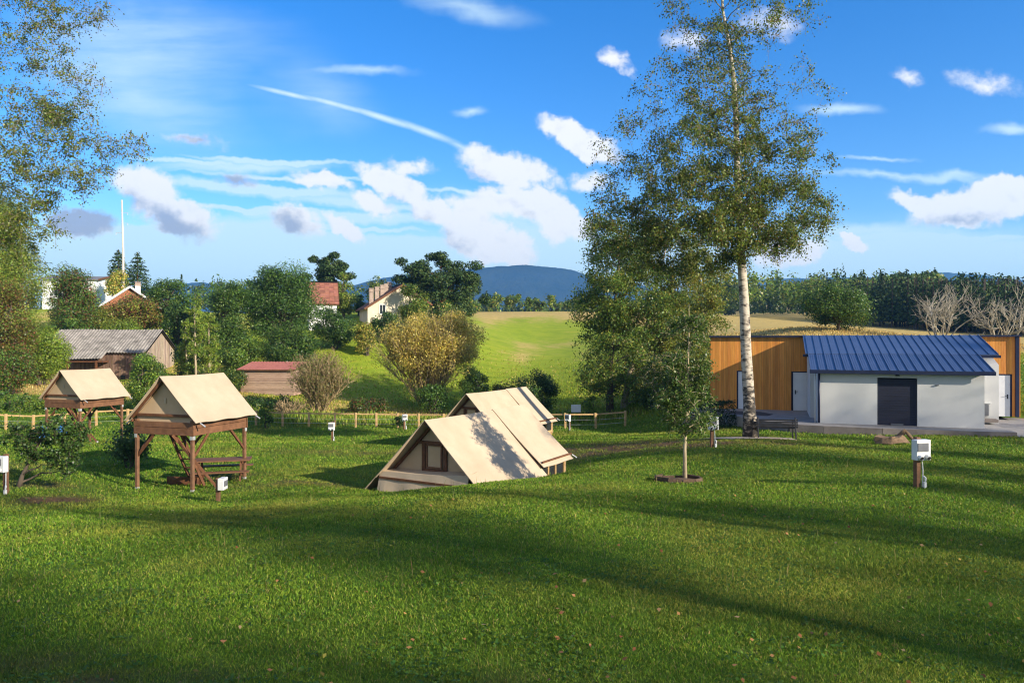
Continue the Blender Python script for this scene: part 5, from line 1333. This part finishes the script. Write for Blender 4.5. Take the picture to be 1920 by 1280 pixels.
broadleaf('weed_clump','small weed clump at the foot of the fence by the power box','shrub',738,762,775,802,48.3,DARK,180,G3,0.8)
broadleaf('weed_clump','tall weeds at the fence right of the nearer stilt tent','shrub',478,520,752,802,47.5,GREEN+LIME[:1],181,G3,0.7)
# clipped hedges
def hedge(lab, pxa, Da, pxb, Db, h, w, pal, seed, top_extra=0):
    rng = np.random.default_rng(seed); a = ground(pxa,Da); b = ground(pxb,Db); t = thing('clipped_hedge', lab, 'hedge', a, 0)
    L = (b-a).length; n = int(min(22000, 900*L*(h+w)*0.6/(max(Da,Db)/45)**2)); d = (b-a).normalized(); nr = Vector((-d.y,d.x,0))
    f = rng.uniform(0,1,n); s = rng.integers(0,3,n); v = rng.uniform(-.5,.5,n)*w; z = rng.uniform(0.0,1,n)*h
    v = np.where(s == 0, -w/2, np.where(s == 1, w/2, v)); z = np.where(s == 2, h, z); v = v+rng.normal(size=n)*0.06; z = z+rng.normal(size=n)*0.05
    base = np.outer(1-f, np.array(a))+np.outer(f, np.array(b)); Pn = base+np.outer(v, np.array(nr)); Pn[:,2] = gh(Pn[:,0],Pn[:,1])+z
    nm = np.where((s == 2)[:,None], np.array([0,0,1.0]), np.sign(v)[:,None]*np.array(nr))
    leaves('foliage', Pn-np.array(a), max(0.07,Da/740*1.8), LEAF, t, palette(n,pal,rng), rng, nm*0.8)
    mb = MB()
    for k in range(int(L/0.5)):
        q = a.lerp(b,(k+.5)/int(L/0.5))-a; q.z = gz(a.x+q.x,a.y+q.y)-a.z; mb.tube([q,q+Vector((R.uniform(-.1,.1),R.uniform(-.1,.1),h*0.5)),q+Vector((R.uniform(-.3,.3),R.uniform(-.2,.2),h*0.92))],[0.03,0.02,0.01],5)
    mb.build('stems', BARK, t)
hedge('dark clipped hedge at the left end of the orange wall', 1305, 37.0, 1368, 37.6, 1.25, 1.1, [(0.02,0.045,0.014,3),(0.03,0.06,0.016,2)], 190)
hedge('bright green clipped hedge behind the fence at the left edge', -110, 49.0, 232, 50.5, 0.95, 1.0, LIME+GREEN[:2], 191)
# ------------------------------------------------------------------ behind the building
broadleaf('beech_tree','round green tree rising behind the blue roof','tree',1488,1656,526,640,62,GREEN+DARK,200,None,1.1,nl=34,lump=0.3)
def bare(lab, px, D, x0, x1, y0, seed, n):
    rr = random.Random(seed); D = D-0.0; b = ground(px, D); t = thing('bare_tree', lab, 'tree', b, 0, 'bare pale trees behind the blue roof'); mb = MB(); tips = []
    H = at(px,y0,D).z-b.z; rx = (x1-x0)/2*D/F
    for k in range(n):
        a = k*2.4; q = ((k+.5)/n)**0.5; d = Vector((math.cos(a)*rx*q*1.0, math.sin(a)*rx*q*0.7, H*(0.95-0.4*q)))
        branching(mb,(math.cos(a)*0.25,math.sin(a)*0.25,-0.1),d,d.length*0.56,0.06,4,rr,tips,0.55,(2,3),0.05,0.62,5)
    mb.build('branches', BARESTEM, t, True)
bare('wide bare pale tree behind the right half of the blue roof', 1765, 58.0, 1688, 1835, 525, 201, 10)
bare('second bare pale tree, at the right edge behind the orange boards', 1878, 57.0, 1830, 1935, 535, 202, 8)
bare('bare pale tree cut off by the right edge', 1955, 58.0, 1905, 2010, 545, 203, 6)
# ------------------------------------------------------------------ woods far off
def wood(name, label, spots, hmin, hmax, pal, seed, con=0.5, per=130, aspect=0.5, leafk=2.6):
    rng = np.random.default_rng(seed); LP = []; LN = []; CC = []; SS = []
    for (x, y) in spots:
        z = gz(x, y); h = rng.uniform(hmin, hmax); D = math.hypot(x, y); con_ = rng.uniform() < con
        tone = rng.uniform(0.75,1.25); k = per
        if con_:
            t = 1-rng.uniform(0,1,k)**0.6; a = rng.uniform(0,6.283,k); r = 0.20*h*(1-t)**(0.5 if con > 0.9 else 0.9)*rng.uniform(0.3,1,k)
            P_ = np.stack([r*np.cos(a), r*np.sin(a), h*(0.12+0.88*t)],1); nn = np.stack([np.cos(a),np.sin(a),0.6+0*a],1)
            pc = palette(k, PINEP, rng)*tone
        else:
            c = np.array([0,0,h*0.62]); u = unit(k,rng); nl = 6; lc = c+unit(nl,rng)*np.array([.17,.17,.22])*h; li = rng.integers(0,nl,k)
            P_ = lc[li]+u*0.15*h*rng.uniform(0.4,1,(k,1)); nn = u+np.array([0,0,0.3]); pc = palette(k, pal, rng)*tone
        LP.append(P_+np.array([x,y,z])); LN.append(nn); CC.append(pc); SS.append(np.full(k, max(0.32, D/740*leafk)))
    LP = np.concatenate(LP); o = leaves(name, LP, np.concatenate(SS), LEAF if con < 0.9 else NEEDLE, None, np.concatenate(CC), rng, np.concatenate(LN), 0.6)
    tag(o, label, 'wood', None, 'stuff'); return o
rw = random.Random(77)
def scatter(n, px0, px1, d0, d1, p=1.0):
    out = []
    for k in range(n):
        D = d0*(d1/d0)**(rw.random()**p); px = rw.uniform(px0, px1); out.append(((px-CX)/F*D, D))
    return out
wood('far_wood','mixed green wood on the rising ground right of the birch', scatter(520,1330,1760,150,600), 8.0, 12.5, GREEN+OLIVE+LIME[:1], 210, 0.35, 190)
wood('distant_wood','line of green trees beyond the crest of the hay meadow', scatter(330,820,1340,270,560), 7.5, 11.5, GREEN+OLIVE, 211, 0.45, 150)
wood('crest_thicket','low bushes and trees just over the crest of the meadow', scatter(60,870,1330,168,215), 3.2, 6.0, GREEN+OLIVE, 214, 0.1, 170)
dk = [(130+rw.uniform(-8,8)+k, 0) for k in range(0)]
sp_ = []
for k in range(640):
    a = rw.uniform(-0.1,1.0); e = abs(rw.gauss(0,1))*24; sp_.append((64+36*a+0.82*e, 135-51*a+0.57*e))
wood('spruce_plantation','dark edge of a spruce plantation at the right horizon', sp_, 7.0, 10.8, PINEP, 212, 1.0, 260)
mb = MB()
for x, y in sp_[:300]:
    z = gz(x,y); mb.tube([(x,y,z-.3),(x+.1,y,z+9)],[0.16,0.08],5)
tag(mb.build('plantation_trunks', BARK, None), 'bare dark trunks inside the spruce plantation edge', 'trunks', None, 'stuff')
wood('left_wood','trees on the far slope behind the houses at left', scatter(200,-200,880,150,420), 8, 11, GREEN+DARK, 213, 0.4, 110)
# ------------------------------------------------------------------ mountains
def mountain(name, label, prof, D, thick, seed):
    rng = np.random.default_rng(seed); xs = np.linspace(prof[0][0], prof[-1][0], 160); ys = np.interp(xs, [p[0] for p in prof], [p[1] for p in prof])
    ys = ys + 0.8*wob(xs, xs*0.3, 14, seed)+0.5*wob(xs, xs, 4, seed+1)
    V = []; nv = 26; K = len(xs)
    for j in range(nv):
        f = j/(nv-1)
        for px, py in zip(xs, ys):
            top = -(py-HY)/F*D; z = -60+(top+60)*math.sin(min(1,f*1.0/0.75)*math.pi/2)*(1 if f < 0.75 else math.cos((f-.75)/.25*1.2))
            d = D-thick*0.75+thick*f; x = (px-CX)/F*D
            z += (1-abs(2*f-1))*D*0.003*float(wob(np.array(x), np.array(d), D*0.03, seed+2)); V.append((x, d, z))
    i = np.arange(nv-1)[:,None]*K+np.arange(K-1); Fc = np.stack([i,i+1,i+K+1,i+K],-1).reshape(-1,4)
    o = np_mesh(name, V, Fc, 4, mat('mountain_wood',(0.012,0.022,0.016),(0.036,0.048,0.026),1.0,0.008,(1,1,1),1.0,0.05,detail=8,spec=0.0,bdist=8), None)
    o.data.polygons.foreach_set('use_smooth',[True]*len(o.data.polygons)); tag(o, label, 'mountain', None, 'structure')
mountain('mountain','wooded blue mountain on the horizon above the meadow', [(560,560),(640,545),(690,532),(735,522),(790,514),(850,511),(885,507),(925,502),(960,499),(985,496.5),(1010,500),(1045,504),(1085,511),(1115,522),(1170,532),(1250,545),(1330,552)], 3000, 900, 301)
mountain('mountain_ridge','low blue ridge on the horizon right of the birch', [(1250,560),(1330,540),(1400,527),(1450,522),(1500,521),(1560,518),(1620,522),(1700,517),(1760,514),(1830,518),(1950,530),(2100,545)], 3400, 700, 302)
mountain('mountain_ridge','low blue ridge seen between the trees at left', [(150,556),(250,545),(340,534),(380,530),(420,534),(520,545),(620,556)], 3300, 700, 303)
# ------------------------------------------------------------------ trees outside the frame that shade the lawn
def shade_tree(lab, x, y, h, seed, rx=3.0, n=26, nv=150, low=0.34):
    b = Vector((x, y, gz(x,y))); rng = np.random.default_rng(seed); rr = random.Random(seed)
    t = thing('birch_tree', lab, 'tree', b, 0, 'birches along the right side of the lawn'); mb = MB()
    tr = curve_pts((0,0,-.2),(rr.uniform(-.6,.6),rr.uniform(-.6,.6),h),8,0,rr,0.012); mb.tube(tr,[0.24*(1-0.11*i) for i in range(9)],9)
    LP = []
    for k in range(n):
        f = rr.uniform(low,1.0); a = rr.uniform(0,6.283); r = rx*math.sin(math.pi*(0.15+0.8*(f-low)/(1-low)))*rr.uniform(0.3,1)
        i = min(7,int(f*8)); q = tr[max(1,i-1)]; c = Vector((tr[i].x+r*math.cos(a),tr[i].y+r*math.sin(a),f*h)); mb.tube(curve_pts(q,c,4,0.05,rr,0.05),[0.06,0.05,0.035,0.02,0.01],5)
        LP.append(np.array(c)+unit(nv,rng)*rng.uniform(0,1,(nv,1))**0.5*np.array([1.2,1.2,0.9])*rr.uniform(0.7,1.2))
    LP = np.concatenate(LP); leaves('crown', LP, 0.12, LEAF, t, palette(len(LP),BIRCHP,rng), rng, None, 0.75); mb.build('trunk', BIRCH, t, True)
for i, (x, y, h, rx, n, nv, low) in enumerate(SHADE):
    shade_tree('birch beside the lawn to the right of the camera', x, y, h, 400+i, rx, n, nv, low)
